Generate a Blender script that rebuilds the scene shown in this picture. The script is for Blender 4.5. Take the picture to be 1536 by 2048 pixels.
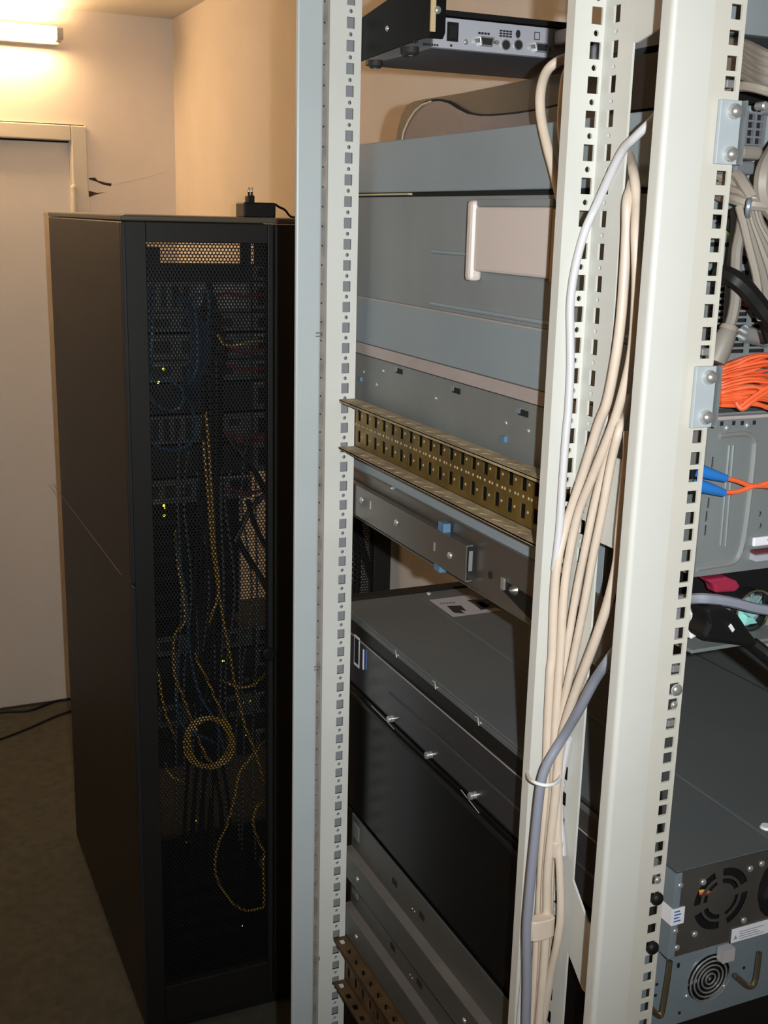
import bpy, math, random
from mathutils import Vector, Matrix
from mathutils.geometry import tessellate_polygon
random.seed(7)
sc = bpy.context.scene
col = sc.collection
for o in list(bpy.data.objects):
    bpy.data.objects.remove(o)

# ---------------------------------------------------------------- camera
IMG_W, IMG_H, FPX = 1536, 2048, 2314.0
YAW, PITCH, ROLL = .42663, .24902, .02512
EYE = Vector((0, 0, 1.9))
_cy, _sy, _cp, _sp = math.cos(YAW), math.sin(YAW), math.cos(PITCH), math.sin(PITCH)
FWD = Vector((_sy*_cp, _cy*_cp, -_sp))
_R0 = Vector((_cy, -_sy, 0)); _U0 = _R0.cross(FWD)
RGT = math.cos(ROLL)*_R0 + math.sin(ROLL)*_U0
UPV = -math.sin(ROLL)*_R0 + math.cos(ROLL)*_U0
cd = bpy.data.cameras.new('camera')
cam = bpy.data.objects.new('camera', cd); col.objects.link(cam)
cd.sensor_fit = 'VERTICAL'; cd.sensor_height = 36; cd.lens = 36*FPX/IMG_H
cd.clip_start = .02
cam.matrix_world = Matrix((( RGT.x, UPV.x, -FWD.x, EYE.x), (RGT.y, UPV.y, -FWD.y, EYE.y), (RGT.z, UPV.z, -FWD.z, EYE.z), (0, 0, 0, 1)))
sc.camera = cam

# ---------------------------------------------------------------- view, world, flash
sc.view_settings.view_transform = 'Standard'
sc.view_settings.look = 'None'
sc.view_settings.exposure = 0.0
sc.view_settings.gamma = 1.0
sc.view_settings.use_curve_mapping = False
w = bpy.data.worlds.new('world'); sc.world = w; w.use_nodes = True
w.node_tree.nodes['Background'].inputs[0].default_value = (.05, .035, .02, 1)
w.node_tree.nodes['Background'].inputs[1].default_value = .3

FLASH_POWER = 138
fl = bpy.data.lights.new('camera_flash', 'SPOT')
fl.energy = FLASH_POWER; fl.color = (.93, .98, 1.0)
fl.spot_size = math.radians(95); fl.spot_blend = 1.0; fl.shadow_soft_size = .006
fl.use_nodes = True
_nt = fl.node_tree; _em = _nt.nodes['Emission']
_fo = _nt.nodes.new('ShaderNodeLightFalloff'); _fo.inputs['Strength'].default_value = 1.0; _fo.inputs['Smooth'].default_value = 1.3
_nt.links.new(_fo.outputs['Quadratic'], _em.inputs['Strength'])
flo = bpy.data.objects.new('camera_flash', fl); col.objects.link(flo)
flo.location = EYE + RGT*.050 + UPV*.012
_fd = (FWD + UPV*.14 - RGT*.04).normalized()
flo.rotation_euler = _fd.to_track_quat('-Z', 'Y').to_euler()

TUBE_COL = (1.0, .645, .33); TUBE_STRENGTH = 76.0; TUBE2_STRENGTH = 16.0

# ---------------------------------------------------------------- helpers
def P(u, v, ax, val):
    """point of the place seen at photo pixel (u, v) on the plane X, Y or Z = val"""
    r = FWD + RGT*((u-IMG_W/2)/FPX) - UPV*((v-IMG_H/2)/FPX)
    i = 'XYZ'.index(ax)
    return EYE + r*((val-EYE[i])/r[i])

def mat(name, colr, rough=.5, metal=0.0, noise=0.0, nscale=30.0, bump=0.0, bscale=200.0, emit=None, estr=0.0, spec=.5, coat=0.0, stretch=None, alpha=None):
    m = bpy.data.materials.new(name); m.use_nodes = True
    nt = m.node_tree; b = nt.nodes['Principled BSDF']
    b.inputs['Base Color'].default_value = (*colr, 1)
    b.inputs['Roughness'].default_value = rough
    b.inputs['Metallic'].default_value = metal
    b.inputs['Specular IOR Level'].default_value = spec
    b.inputs['Coat Weight'].default_value = coat
    if noise or bump:
        tc = nt.nodes.new('ShaderNodeTexCoord')
        src = tc.outputs['Object']
        if stretch:
            mp = nt.nodes.new('ShaderNodeMapping'); mp.inputs['Scale'].default_value = stretch
            nt.links.new(src, mp.inputs['Vector']); src = mp.outputs['Vector']
    if noise:
        n = nt.nodes.new('ShaderNodeTexNoise'); n.inputs['Scale'].default_value = nscale; n.inputs['Detail'].default_value = 6
        nt.links.new(src, n.inputs['Vector'])
        rp = nt.nodes.new('ShaderNodeMapRange'); rp.inputs['From Min'].default_value = .3; rp.inputs['From Max'].default_value = .7
        rp.inputs['To Min'].default_value = 1-noise; rp.inputs['To Max'].default_value = 1+noise
        nt.links.new(n.outputs['Fac'], rp.inputs['Value'])
        mx = nt.nodes.new('ShaderNodeMix'); mx.data_type = 'RGBA'; mx.blend_type = 'MULTIPLY'; mx.inputs['Factor'].default_value = 1
        mx.inputs['A'].default_value = (*colr, 1)
        nt.links.new(rp.outputs['Result'], mx.inputs['B'])
        nt.links.new(mx.outputs['Result'], b.inputs['Base Color'])
    if bump:
        n2 = nt.nodes.new('ShaderNodeTexNoise'); n2.inputs['Scale'].default_value = bscale; n2.inputs['Detail'].default_value = 4
        nt.links.new(src, n2.inputs['Vector'])
        bp = nt.nodes.new('ShaderNodeBump'); bp.inputs['Strength'].default_value = bump; bp.inputs['Distance'].default_value = .002
        nt.links.new(n2.outputs['Fac'], bp.inputs['Height']); nt.links.new(bp.outputs['Normal'], b.inputs['Normal'])
    if emit:
        b.inputs['Emission Color'].default_value = (*emit, 1); b.inputs['Emission Strength'].default_value = estr
    return m

M = {}
M['wall'] = mat('wall_plaster', (.76, .68, .60), .9, noise=.03, nscale=6, bump=.25, bscale=60)
M['ceiling'] = mat('ceiling_paint', (.72, .68, .60), .9, noise=.03, nscale=5)
M['floor'] = mat('floor_carpet', (.055, .055, .04), .95, noise=.22, nscale=35, bump=.4, bscale=400)
M['door'] = mat('door_paint', (.66, .62, .57), .55, noise=.03, nscale=3)
M['doorframe'] = mat('door_frame_paint', (.60, .56, .47), .55)
M['dark'] = mat('dark_void', (.004, .004, .004), .9)
M['rust'] = mat('crack_debris', (.10, .065, .03), .9, noise=.4, nscale=60)
M['cab'] = mat('black_cabinet_paint', (.014, .0135, .0125), .5, spec=.3, noise=.12, nscale=4, bump=.12, bscale=900)
M['cabedge'] = mat('cabinet_edge_paint', (.018, .021, .024), .45, spec=.3)
M['cabtop'] = mat('cabinet_top_lit', (.10, .085, .06), .35)  # black top lightened and warmed for the lamp light grazing it
M['meshblk'] = mat('black_perforated_sheet', (.008, .0085, .009), .55, spec=.25)
M['post'] = mat('rack_paint_light_grey', (.58, .57, .52), .42, noise=.03, nscale=12, bump=.05, bscale=700)
M['postblue'] = mat('rack_trim_cool_grey', (.42, .45, .45), .42, noise=.03, nscale=12)
M['postin'] = mat('rack_profile_inside', (.22, .22, .23), .5)
M['chan'] = mat('rack_seam_channel', (.20, .175, .15), .55, noise=.3, nscale=40)
M['eia'] = mat('mounting_rail_paint', (.56, .53, .46), .45, noise=.03, nscale=15)
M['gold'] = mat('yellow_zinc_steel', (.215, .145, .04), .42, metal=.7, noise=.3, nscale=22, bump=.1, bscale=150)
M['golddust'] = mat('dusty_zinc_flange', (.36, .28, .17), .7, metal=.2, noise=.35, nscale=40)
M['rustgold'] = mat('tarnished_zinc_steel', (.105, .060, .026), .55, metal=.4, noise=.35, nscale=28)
M['srvA'] = mat('blue_grey_server_paint', (.235, .28, .305), .5, noise=.07, nscale=7, bump=.03, bscale=300)
M['srvA2'] = mat('dusty_grey_server_paint', (.20, .222, .228), .6, noise=.12, nscale=9, stretch=(1, 1, .4))
M['ledge'] = mat('warm_grey_flange', (.37, .32, .30), .5, noise=.08, nscale=20)
M['handle'] = mat('beige_plastic', (.60, .52, .48), .45)
M['handleside'] = mat('beige_edge_and_glint', (.52, .40, .22), .5)  # also paints the lit arm edge and the glint in the cover gap
M['zinc'] = mat('galvanised_steel', (.36, .37, .36), .42, metal=.55, noise=.12, nscale=14)
M['zincB'] = mat('galvanised_case', (.22, .24, .238), .5, metal=.35, noise=.1, nscale=12)
M['steel'] = mat('brushed_steel', (.22, .205, .185), .36, metal=.8, noise=.14, nscale=10, stretch=(1, .15, 1))
M['chrome'] = mat('bright_screw_steel', (.62, .62, .60), .25, metal=.75)
M['blue'] = mat('blue_plastic', (.085, .17, .28), .5)
M['lcblue'] = mat('blue_fibre_boot', (.02, .17, .52), .45)
M['orange'] = mat('orange_fibre_jacket', (.72, .115, .035), .42)
M['orange2'] = mat('deep_orange_fibre_jacket', (.58, .075, .022), .42)
M['beige'] = mat('beige_cable_jacket', (.63, .52, .415), .42, noise=.04, nscale=60)
M['beige2'] = mat('pale_beige_cable_jacket', (.27, .232, .19), .5)
M['greyc'] = mat('grey_cable_jacket', (.25, .26, .31), .42)
M['greyl'] = mat('light_grey_cable_jacket', (.205, .18, .15), .5)
M['whitec'] = mat('white_cable_jacket', (.58, .57, .58), .45)
M['white'] = mat('white_plastic', (.75, .74, .72), .45)
M['paper'] = mat('white_paper_label', (.74, .73, .76), .7)
M['labelgrey'] = mat('worn_paper_label', (.42, .38, .38), .7)
M['ink'] = mat('black_ink', (.012, .012, .014), .6)
M['inkblue'] = mat('blue_ink', (.05, .12, .35), .6)
M['black'] = mat('black_plastic', (.007, .007, .007), .5, spec=.25)
M['blackgloss'] = mat('black_glossy_steel', (.004, .004, .0045), .3, spec=.25)
M['blackbr'] = mat('black_bracket_paint', (.005, .005, .005), .5, spec=.12)
M['blackcab'] = mat('black_cable_jacket', (.006, .0058, .0052), .5, spec=.3)
M['rubber'] = mat('black_rubber', (.015, .015, .015), .7)
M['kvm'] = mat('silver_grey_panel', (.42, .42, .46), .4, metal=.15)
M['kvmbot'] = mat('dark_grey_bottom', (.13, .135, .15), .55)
M['pcdark'] = mat('dark_brown_grey_plastic', (.030, .027, .0245), .5, noise=.05, nscale=30)
M['pclight'] = mat('mauve_grey_plastic', (.125, .108, .115), .5, noise=.05, nscale=60)
M['pcrim'] = mat('pale_rim_plastic', (.45, .36, .26), .4)
M['srvC'] = mat('dark_grey_lid', (.095, .103, .104), .48, noise=.05, nscale=10, bump=.04, bscale=600)
M['srvCside'] = mat('dark_steel_side', (.085, .085, .095), .34, metal=.7, noise=.1, nscale=8)
M['srvClip'] = mat('dark_side_lip', (.009, .009, .0085), .45, spec=.3)
M['railgrey'] = mat('dull_grey_rail_steel', (.105, .108, .102), .5, metal=.4, noise=.2, nscale=12, stretch=(1, .2, 1))
M['railledge'] = mat('dull_brown_rail_shelf', (.15, .13, .118), .55, metal=.2, noise=.15, nscale=15)
M['psu'] = mat('power_supply_steel', (.125, .12, .108), .32, metal=.6, noise=.25, nscale=9)
M['psublue'] = mat('blue_grey_steel', (.22, .27, .30), .42, metal=.3, noise=.06, nscale=12)
M['ear'] = mat('pale_blue_zinc', (.42, .46, .48), .45, metal=.1)
M['fan'] = mat('black_fan_plastic', (.010, .010, .011), .35)
M['fanteal'] = mat('teal_fan_blade', (.22, .52, .47), .4)
M['wire'] = mat('brass_wire', (.42, .36, .24), .3, metal=.9)
M['magenta'] = mat('magenta_plastic', (.28, .018, .05), .5)
M['maroon'] = mat('maroon_plastic', (.12, .02, .025), .5)
M['green'] = mat('green_circuit_board', (.01, .22, .09), .45)
M['red'] = mat('red_wire', (.45, .03, .03), .45)
M['yellow'] = mat('yellow_cable_jacket', (.50, .28, .035), .45)
M['bluec'] = mat('blue_cable_jacket', (.035, .095, .17), .45)
M['darkbluec'] = mat('dark_blue_cable_jacket', (.02, .04, .075), .5)
M['cgrey'] = mat('grey_patch_cable', (.10, .105, .11), .5)
M['rearA'] = mat('server_rear_grey', (.13, .135, .14), .45, metal=.3, noise=.15, nscale=25)
M['rearB'] = mat('server_rear_dark', (.012, .0125, .014), .5)
M['rearC'] = mat('server_rear_light', (.27, .26, .29), .45, metal=.2, noise=.15, nscale=60)
M['redc'] = mat('dark_red_cable_jacket', (.22, .03, .03), .5)
M['ledg'] = mat('led_yellow_green', (.3, .4, .02), .4, emit=(.75, .95, .05), estr=5)
M['ledo'] = mat('led_orange', (.4, .15, .02), .4, emit=(1.0, .25, .02), estr=5)
M['ledw'] = mat('led_white', (.5, .6, .6), .4, emit=(.7, 1, 1), estr=2)
M['tube'] = mat('fluorescent_tube', (.9, .9, .85), .4, emit=TUBE_COL, estr=TUBE_STRENGTH)
M['tube2'] = mat('added_ceiling_tube', (.9, .9, .85), .4, emit=TUBE_COL, estr=TUBE2_STRENGTH)
M['tubeend'] = mat('tube_end_metal', (.35, .33, .30), .4, metal=.5)
M['batten'] = mat('lamp_batten_enamel', (.62, .58, .46), .45)

WL = {}
class MB:
    def __init__(s): s.v = []; s.f = []
    def box(s, x0, x1, y0, y1, z0, z1):
        b = len(s.v)
        s.v += [(x, y, z) for z in (z0, z1) for y in (y0, y1) for x in (x0, x1)]
        s.f += [tuple(b+i for i in q) for q in ((0,2,3,1),(4,5,7,6),(0,1,5,4),(2,6,7,3),(0,4,6,2),(1,3,7,5))]
        return s
    def obox(s, c, a, b_, d):
        c, a, b_, d = Vector(c), Vector(a), Vector(b_), Vector(d); k = len(s.v)
        s.v += [tuple(c + a*i + b_*j + d*l) for l in (-1, 1) for j in (-1, 1) for i in (-1, 1)]
        s.f += [tuple(k+i for i in q) for q in ((0,2,3,1),(4,5,7,6),(0,1,5,4),(2,6,7,3),(0,4,6,2),(1,3,7,5))]
        return s
    def prism(s, poly, off):
        off = Vector(off); n = len(poly); b = len(s.v)
        s.v += [tuple(p) for p in poly] + [tuple(Vector(p)+off) for p in poly]
        s.f.append(tuple(range(b+n-1, b-1, -1))); s.f.append(tuple(range(b+n, b+2*n)))
        for i in range(n):
            j = (i+1) % n; s.f.append((b+i, b+j, b+n+j, b+n+i))
        return s
    def rings(s, rings, cap=True, closed=False):
        n = len(rings[0]); b = len(s.v)
        for r in rings: s.v += [tuple(p) for p in r]
        m = len(rings)
        for k in range(m if closed else m-1):
            k2 = (k+1) % m
            for i in range(n):
                j = (i+1) % n
                s.f.append((b+k*n+i, b+k*n+j, b+k2*n+j, b+k2*n+i))
        if cap and not closed:
            s.f.append(tuple(b+i for i in range(n-1, -1, -1))); s.f.append(tuple(b+(m-1)*n+i for i in range(n)))
        return s
    def tube(s, pts, r, n=8, closed=False):
        pts = [Vector(p) for p in pts]; m = len(pts); rs = []; prev = None
        for i, p in enumerate(pts):
            if closed: t = pts[(i+1) % m]-pts[i-1]
            else: t = pts[min(i+1, m-1)]-pts[max(i-1, 0)]
            t.normalize()
            if prev is None:
                a = Vector((0, 0, 1)) if abs(t.z) < .9 else Vector((1, 0, 0))
                nx = t.cross(a).normalized()
            else:
                nx = (prev - t*prev.dot(t)).normalized()
            prev = nx; ny = t.cross(nx)
            rr = r[i] if isinstance(r, (list, tuple)) else r
            rs.append([p + nx*(rr*math.cos(2*math.pi*k/n)) + ny*(rr*math.sin(2*math.pi*k/n)) for k in range(n)])
        return s.rings(rs, True, closed)
    def cyl(s, p0, p1, r, n=14, r1=None):
        return s.tube([p0, p1], [r, r if r1 is None else r1], n)
    def lathe(s, c, axis, prof, n=16):
        c = Vector(c); t = Vector(axis).normalized()
        a = Vector((0, 0, 1)) if abs(t.z) < .9 else Vector((1, 0, 0))
        nx = t.cross(a).normalized(); ny = t.cross(nx)
        return s.rings([[c + t*h + nx*(r*math.cos(2*math.pi*k/n)) + ny*(r*math.sin(2*math.pi*k/n)) for k in range(n)] for r, h in prof])
    def perf(s, org, U, V, cells, t):
        """sheet with real holes: cells = [(outer polygon, [hole polygons])] in (u, v)"""
        org, U, V = Vector(org), Vector(U), Vector(V); N = U.cross(V).normalized()
        for outer, holes in cells:
            loops = [outer]+holes
            flat = [q for l in loops for q in l]
            tris = tessellate_polygon([[Vector((q[0], q[1], 0)) for q in l] for l in loops])
            b = len(s.v); n = len(flat)
            s.v += [tuple(org+U*q[0]+V*q[1]) for q in flat] + [tuple(org+U*q[0]+V*q[1]-N*t) for q in flat]
            for a in tris:
                q = [flat[i] for i in a]
                ar = (q[1][0]-q[0][0])*(q[2][1]-q[0][1])-(q[1][1]-q[0][1])*(q[2][0]-q[0][0])
                if ar < 0: a = a[::-1]
                s.f.append(tuple(b+i for i in a)); s.f.append(tuple(b+n+i for i in a[::-1]))
            k = 0
            for l in loops:
                for i in range(len(l)):
                    j = (i+1) % len(l)
                    s.f.append((b+k+i, b+k+j, b+n+k+j, b+n+k+i))
                k += len(l)
        return s
    def build(s, name, material, parent=None, smooth=False, bevel=0.0, origin=None):
        xs = [p[0] for p in s.v]; ys = [p[1] for p in s.v]; zs = [p[2] for p in s.v]
        c = Vector(origin) if origin else Vector(((min(xs)+max(xs))/2, (min(ys)+max(ys))/2, min(zs)))
        me = bpy.data.meshes.new(name)
        me.from_pydata([(p[0]-c.x, p[1]-c.y, p[2]-c.z) for p in s.v], [], s.f)
        import bmesh
        if len(s.f) < 30000:
            bm = bmesh.new(); bm.from_mesh(me); bmesh.ops.recalc_face_normals(bm, faces=bm.faces); bm.to_mesh(me); bm.free()
        me.materials.append(M[material])
        if smooth:
            me.polygons.foreach_set('use_smooth', [True]*len(me.polygons))
            me.set_sharp_from_angle(angle=math.radians(40))
        me.update()
        o = bpy.data.objects.new(name, me); col.objects.link(o)
        if parent is not None:
            o.parent = parent; o.location = c - WL[parent.name]
        else: o.location = c
        WL[o.name] = c
        if bevel:
            md = o.modifiers.new('edge', 'BEVEL'); md.width = bevel; md.segments = 2; md.limit_method = 'ANGLE'
        return o

def thing(name, loc, label, cat, group=None):
    o = bpy.data.objects.new(name, None); col.objects.link(o); o.location = loc
    o.empty_display_size = .05
    WL[o.name] = Vector(loc); return tag(o, label, cat, group)
def tag(o, label, cat, group=None):
    o['label'] = label; o['category'] = cat
    if group: o['group'] = group
    return o
def struct(o): o['kind'] = 'structure'; return o
def box(name, m, parent, x0, x1, y0, y1, z0, z1, bevel=0.0): return MB().box(x0, x1, y0, y1, z0, z1).build(name, m, parent, bevel=bevel)
def rect(u0, v0, u1, v1): return [(u0, v0), (u1, v0), (u1, v1), (u0, v1)]
def circ(u, v, r, n=8, ry=None): return [(u+r*math.cos(2*math.pi*(i+.5)/n), v+(ry or r)*math.sin(2*math.pi*(i+.5)/n)) for i in range(n)]
def smooth_path(pts, step=6, closed=False):
    pts = [Vector(p) for p in pts]; out = []; n = len(pts)
    for i in range(n if closed else n-1):
        if closed: a, b, c, d = pts[i-1], pts[i], pts[(i+1) % n], pts[(i+2) % n]
        else: a, b, c, d = pts[max(i-1, 0)], pts[i], pts[i+1], pts[min(i+2, n-1)]
        for k in range(step):
            t = k/step
            out.append(.5*((2*b)+(c-a)*t+(2*a-5*b+4*c-d)*t*t+(3*b-a-3*c+d)*t*t*t))
    if not closed: out.append(pts[-1])
    return out
def cable(name, m, pts, r, label=None, cat='cable', group=None, parent=None, n=8, step=6, closed=False):
    o = MB().tube(smooth_path(pts, step, closed), r, n, closed).build(name, m, parent, smooth=True)
    if label: tag(o, label, cat, group)
    return o
def screw(parent, p, axis, r, name='screw', m='chrome', h=None):
    h = h or r*.7
    return MB().lathe(p, axis, [(r, 0), (r*.98, h*.3), (r*.82, h*.62), (r*.55, h*.86), (r*.2, h)], 14).build(name, m, parent, smooth=True)
ORD = ['topmost', 'second', 'third', 'fourth', 'fifth', 'sixth', 'seventh', 'eighth', 'ninth', 'tenth', 'eleventh', 'twelfth']
XN = (-1, 0, 0); YN = (0, -1, 0)

# ================================================================ ROOM
WX, WY, CZ = 1.118, 4.41, 2.575
XL, YF = -2.3, -1.9
floor = struct(box('floor', 'floor', None, XL, WX, YF, WY, -.1, 0))
ceil = struct(box('ceiling', 'ceiling', None, XL, WX, YF, WY, CZ, CZ+.1))
struct(box('wall_right', 'wall', None, WX, WX+.1, YF, WY+.1, 0, CZ))
struct(box('wall_left', 'wall', None, XL-.1, XL, YF, WY+.1, 0, CZ))
struct(box('wall_front', 'wall', None, XL-.1, WX+.1, YF-.1, YF, 0, CZ))
# back wall with the door opening, a broken plaster pocket and a hairline
DR = P(150, 500, 'Y', WY).x; FR = P(173, 300, 'Y', WY).x
DT = P(140, 282, 'Y', WY).z; FT = P(120, 250, 'Y', WY).z
DL = DR-.80
def wl(u, v): q = P(u, v, 'Y', WY); return (q.x, q.z)
crack1 = [wl(177, 356), wl(190, 355), wl(196, 361), wl(210, 365), wl(224, 367), wl(222, 373), wl(205, 369), wl(192, 363), wl(178, 359)]
crack2 = [wl(177, 381), wl(184, 383), wl(195, 386), wl(212, 384), wl(190, 390), wl(178, 395)]
mb = MB()
fx = FR-.006
mb.perf((0, WY, 0), (1, 0, 0), (0, 0, 1), [(rect(fx, 0, WX, CZ), [crack1, crack2])], .10)
mb.box(XL, fx, WY, WY+.1, FT+.004, CZ)
mb.box(XL, DL-.07, WY, WY+.1, 0, FT+.004)
wb = struct(mb.build('wall_back', 'wall'))
wbk = box('crack_backing', 'rust', wb, fx+.008, fx+.14, WY+.012, WY+.02, P(180, 400, 'Y', WY).z, P(180, 350, 'Y', WY).z)
pts = [P(u, v, 'Y', WY-.0003) for u, v in ((224, 370), (260, 361), (300, 353), (338, 342))]
MB().tube(pts, .0005, 4).build('hairline_crack', 'doorframe', wb)
# door
dr = struct(bpy.data.objects.new('door_1', None)); col.objects.link(dr); dr.location = (DR-.4, WY, 0); WL['door_1'] = Vector(dr.location)
d = box('door_panel', 'door', dr, DL+.004, DR-.004, WY+.008, WY+.05, .008, DT-.006, bevel=.002)
box('kick_gap', 'dark', dr, DL, DR, WY+.05, WY+.09, 0, DT)
mb = MB()
mb.box(DR, FR, WY-.016, WY+.06, 0, FT); mb.box(DL-.064, DL, WY-.016, WY+.06, 0, FT); mb.box(DL, DR, WY-.016, WY+.06, DT, FT)
mb.build('door_frame', 'doorframe', dr, bevel=.004)
mb = MB(); mb.box(DR-.006, DR, WY-.006, WY+.02, 0, DT); mb.build('door_stop', 'door', dr)
hp = P(149, 402, 'Y', WY-.02)
for dz in (0, -1.55):
    h = MB().cyl((hp.x, WY-.017, hp.z+dz-.045), (hp.x, WY-.017, hp.z+dz+.045), .009, 12).build('hinge', 'doorframe', dr, smooth=True)
    MB().lathe((hp.x, WY-.017, hp.z+dz+.045), (0, 0, 1), [(.0095, 0), (.0095, .006), (.005, .012)], 12).build('hinge_cap', 'doorframe', h, smooth=True)
# thin cable on the floor by the door
tag(cable('floor_cable', 'blackcab', [P(-60, 1437, 'Z', .006), P(0, 1424, 'Z', .006), P(60, 1420, 'Z', .006), P(112, 1402, 'Z', .006), P(170, 1395, 'Z', .006)], .005), 'thin dark cable along the floor below the door', 'cable')
tag(cable('floor_cable', 'blackcab', [P(-50, 1490, 'Z', .006), P(0, 1478, 'Z', .006), P(60, 1455, 'Z', .006), P(118, 1430, 'Z', .006), P(180, 1410, 'Z', .006)], .004), 'thin dark cable on the carpet, the nearer of two', 'cable')

# ceiling corner lamp over the door, and an unseen ceiling tube added for warm ambient light
def tube_lamp(loc, L, axis, out, label, group=None, strength_mat='tube'):
    a = Vector(axis); o_ = Vector(out); c = Vector(loc); up = a.cross(o_)
    t = thing('fluorescent_lamp', c, label, 'lamp', group)
    MB().obox(c, a*(L/2), o_*.018, up*.030).build('batten', 'batten', t, bevel=.003)
    MB().tube([c+o_*.05-a*(L/2-.02), c+o_*.05+a*(L/2-.02)], .019, 16).build('tube', strength_mat, t, smooth=True)
    for sgn in (-1, 1):
        e = MB().obox(c+o_*.045+a*(sgn*(L/2-.005)), a*.011, o_*.030, up*.020).build('lamp_holder', 'tubeend', t, bevel=.003)
    return t
le = P(117, 72, 'Y', WY-.03)
tube_lamp((le.x-.62, WY-.02, le.z), 1.24, (1, 0, 0), (0, -1, 0), 'bare fluorescent tube glowing on the wall above the door')
tube_lamp((-1.05, 1.7, CZ-.02), 1.5, (0, 1, 0), (0, 0, -1), 'unseen fluorescent ceiling tube added for warm ambient light', None, 'tube2')

# ================================================================ BLACK CABINET
CX0, CX1, CY0, CY1, CZ1 = .487, 1.090, 2.352, 3.300, 1.893
cb = thing('server_cabinet', ((CX0+CX1)/2, (CY0+CY1)/2, 0), 'tall black server cabinet with perforated double doors beside the door wall', 'cabinet')
box('side_panel', 'cab', cb, CX0, CX0+.012, CY0+.022, CY1, .03, CZ1-.012, bevel=.003)
box('top_panel', 'cabtop', cb, CX0-.001, CX1, CY0+.004, CY1, CZ1-.011, CZ1, bevel=.003)
box('base', 'cab', cb, CX0+.01, CX1-.01, CY0+.02, CY1-.01, .0, .05)
mb = MB()
for x in (CX0+.012,):
    for y in (CY0+.024, CY1-.045):
        mb.box(x, x+.033, y, y+.04, .05, CZ1-.012)
mb.box(CX0+.012, CX1-.012, CY1-.045, CY1-.005, CZ1-.03, CZ1-.012)
mb.box(CX0+.012, CX1-.012, CY1-.045, CY1-.005, .05, .12)
mb.build('frame', 'cab', cb)
mb = MB().box(CX0-.0005, CX0+.018, CY0+.004, CY0+.020, 1.13, CZ1-.012)
mb.build('corner_strip', 'cabedge', cb, bevel=.003)
MB().box(CX0-.0005, CX0+.018, CY0+.004, CY0+.020, .03, 1.125).build('corner_strip', 'cabedge', cb, bevel=.003)
# long thin diagonal line on the side panel
box('lit_top_edge', 'doorframe', cb, CX0-.0012, CX0+.006, CY0+.006, CY1, CZ1-.0035, CZ1+.0012, bevel=.001)  # cream strip paints the lamp's gleam along the top edge
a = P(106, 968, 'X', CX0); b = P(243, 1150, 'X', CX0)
MB().tube([(CX0-.0001, a.y, a.z), (CX0-.0001, b.y, b.z)], .0009, 4).build('diagonal_line', 'cabtop', cb)
# inner 19 inch rails
for x in (.525, 1.005):
    for y in ((CY0+.11, CY1-.16) if x < .6 else (CY0+.11,)):
        box('inner_rail', 'black', cb, x, x+.03, y, y+.03, .05, CZ1-.012)
for u0, u1 in ((285, 320), (488, 502), (516, 537)):
    a0 = P(u0, 500, 'Y', 2.45).x; a1 = P(u1, 500, 'Y', 2.45).x
    box('top_bracket', 'black', cb, a0, a1, 2.45, 2.48, P(300, 532, 'Y', 2.45).z, P(300, 494 if u0 < 400 else 470, 'Y', 2.45).z)
def hexsheet(x0, x1, z0, z1, y, p, r):
    mb = MB(); R = p/math.sqrt(3); row = 0; z = z0
    ang = [math.radians(60*k+30) for k in range(6)]
    oc = [(R*math.cos(t), R*math.sin(t)) for t in ang]; ic = [(r*math.cos(t), r*math.sin(t)) for t in ang]
    while z <= z1:
        x = x0 + (p/2 if row % 2 else 0)
        while x <= x1:
            b = len(mb.v)
            mb.v += [(x+q[0], y, z+q[1]) for q in oc] + [(x+q[0], y, z+q[1]) for q in ic]
            mb.f += [(b+k, b+(k+1) % 6, b+6+(k+1) % 6, b+6+k) for k in range(6)]
            x += p
        z += p*math.sqrt(3)/2; row += 1
    return mb
dz0, dz1 = .035, CZ1-.012
mid = .803
def cab_door(x0, x1, mx0, mx1, hand):
    mz0, mz1 = .13, P(400, 486, 'Y', CY0).z
    dm = MB()
    dm.box(x0, mx0, CY0, CY0+.022, dz0, dz1); dm.box(mx1, x1, CY0, CY0+.022, dz0, dz1)
    dm.box(mx0, mx1, CY0, CY0+.022, mz1, dz1); dm.box(mx0, mx1, CY0, CY0+.022, dz0, mz0)
    dd = dm.build('door', 'cab', cb, bevel=.002)
    hexsheet(mx0-.004, mx1+.004, mz0-.004, mz1+.004, CY0+.014, .0075, .0029).build('perforated_sheet', 'meshblk', dd)['kind'] = 'stuff'
    if hand:
        box('edge_strip', 'cabedge', dd, x1-.009, x1-.004, CY0-.001, CY0+.002, dz0+.01, dz1-.05)
        z = P(556, 1305, 'Y', CY0).z
        MB().lathe((x1-.012, CY0, z), YN, [(.016, 0), (.016, .006), (.012, .010)], 16).build('lock_knob', 'black', dd, smooth=True)
    return dd
cab_door(CX0+.006, mid-.002, .5345, .789, True)
cab_door(mid+.002, CX1, .852, 1.047, False)

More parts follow.
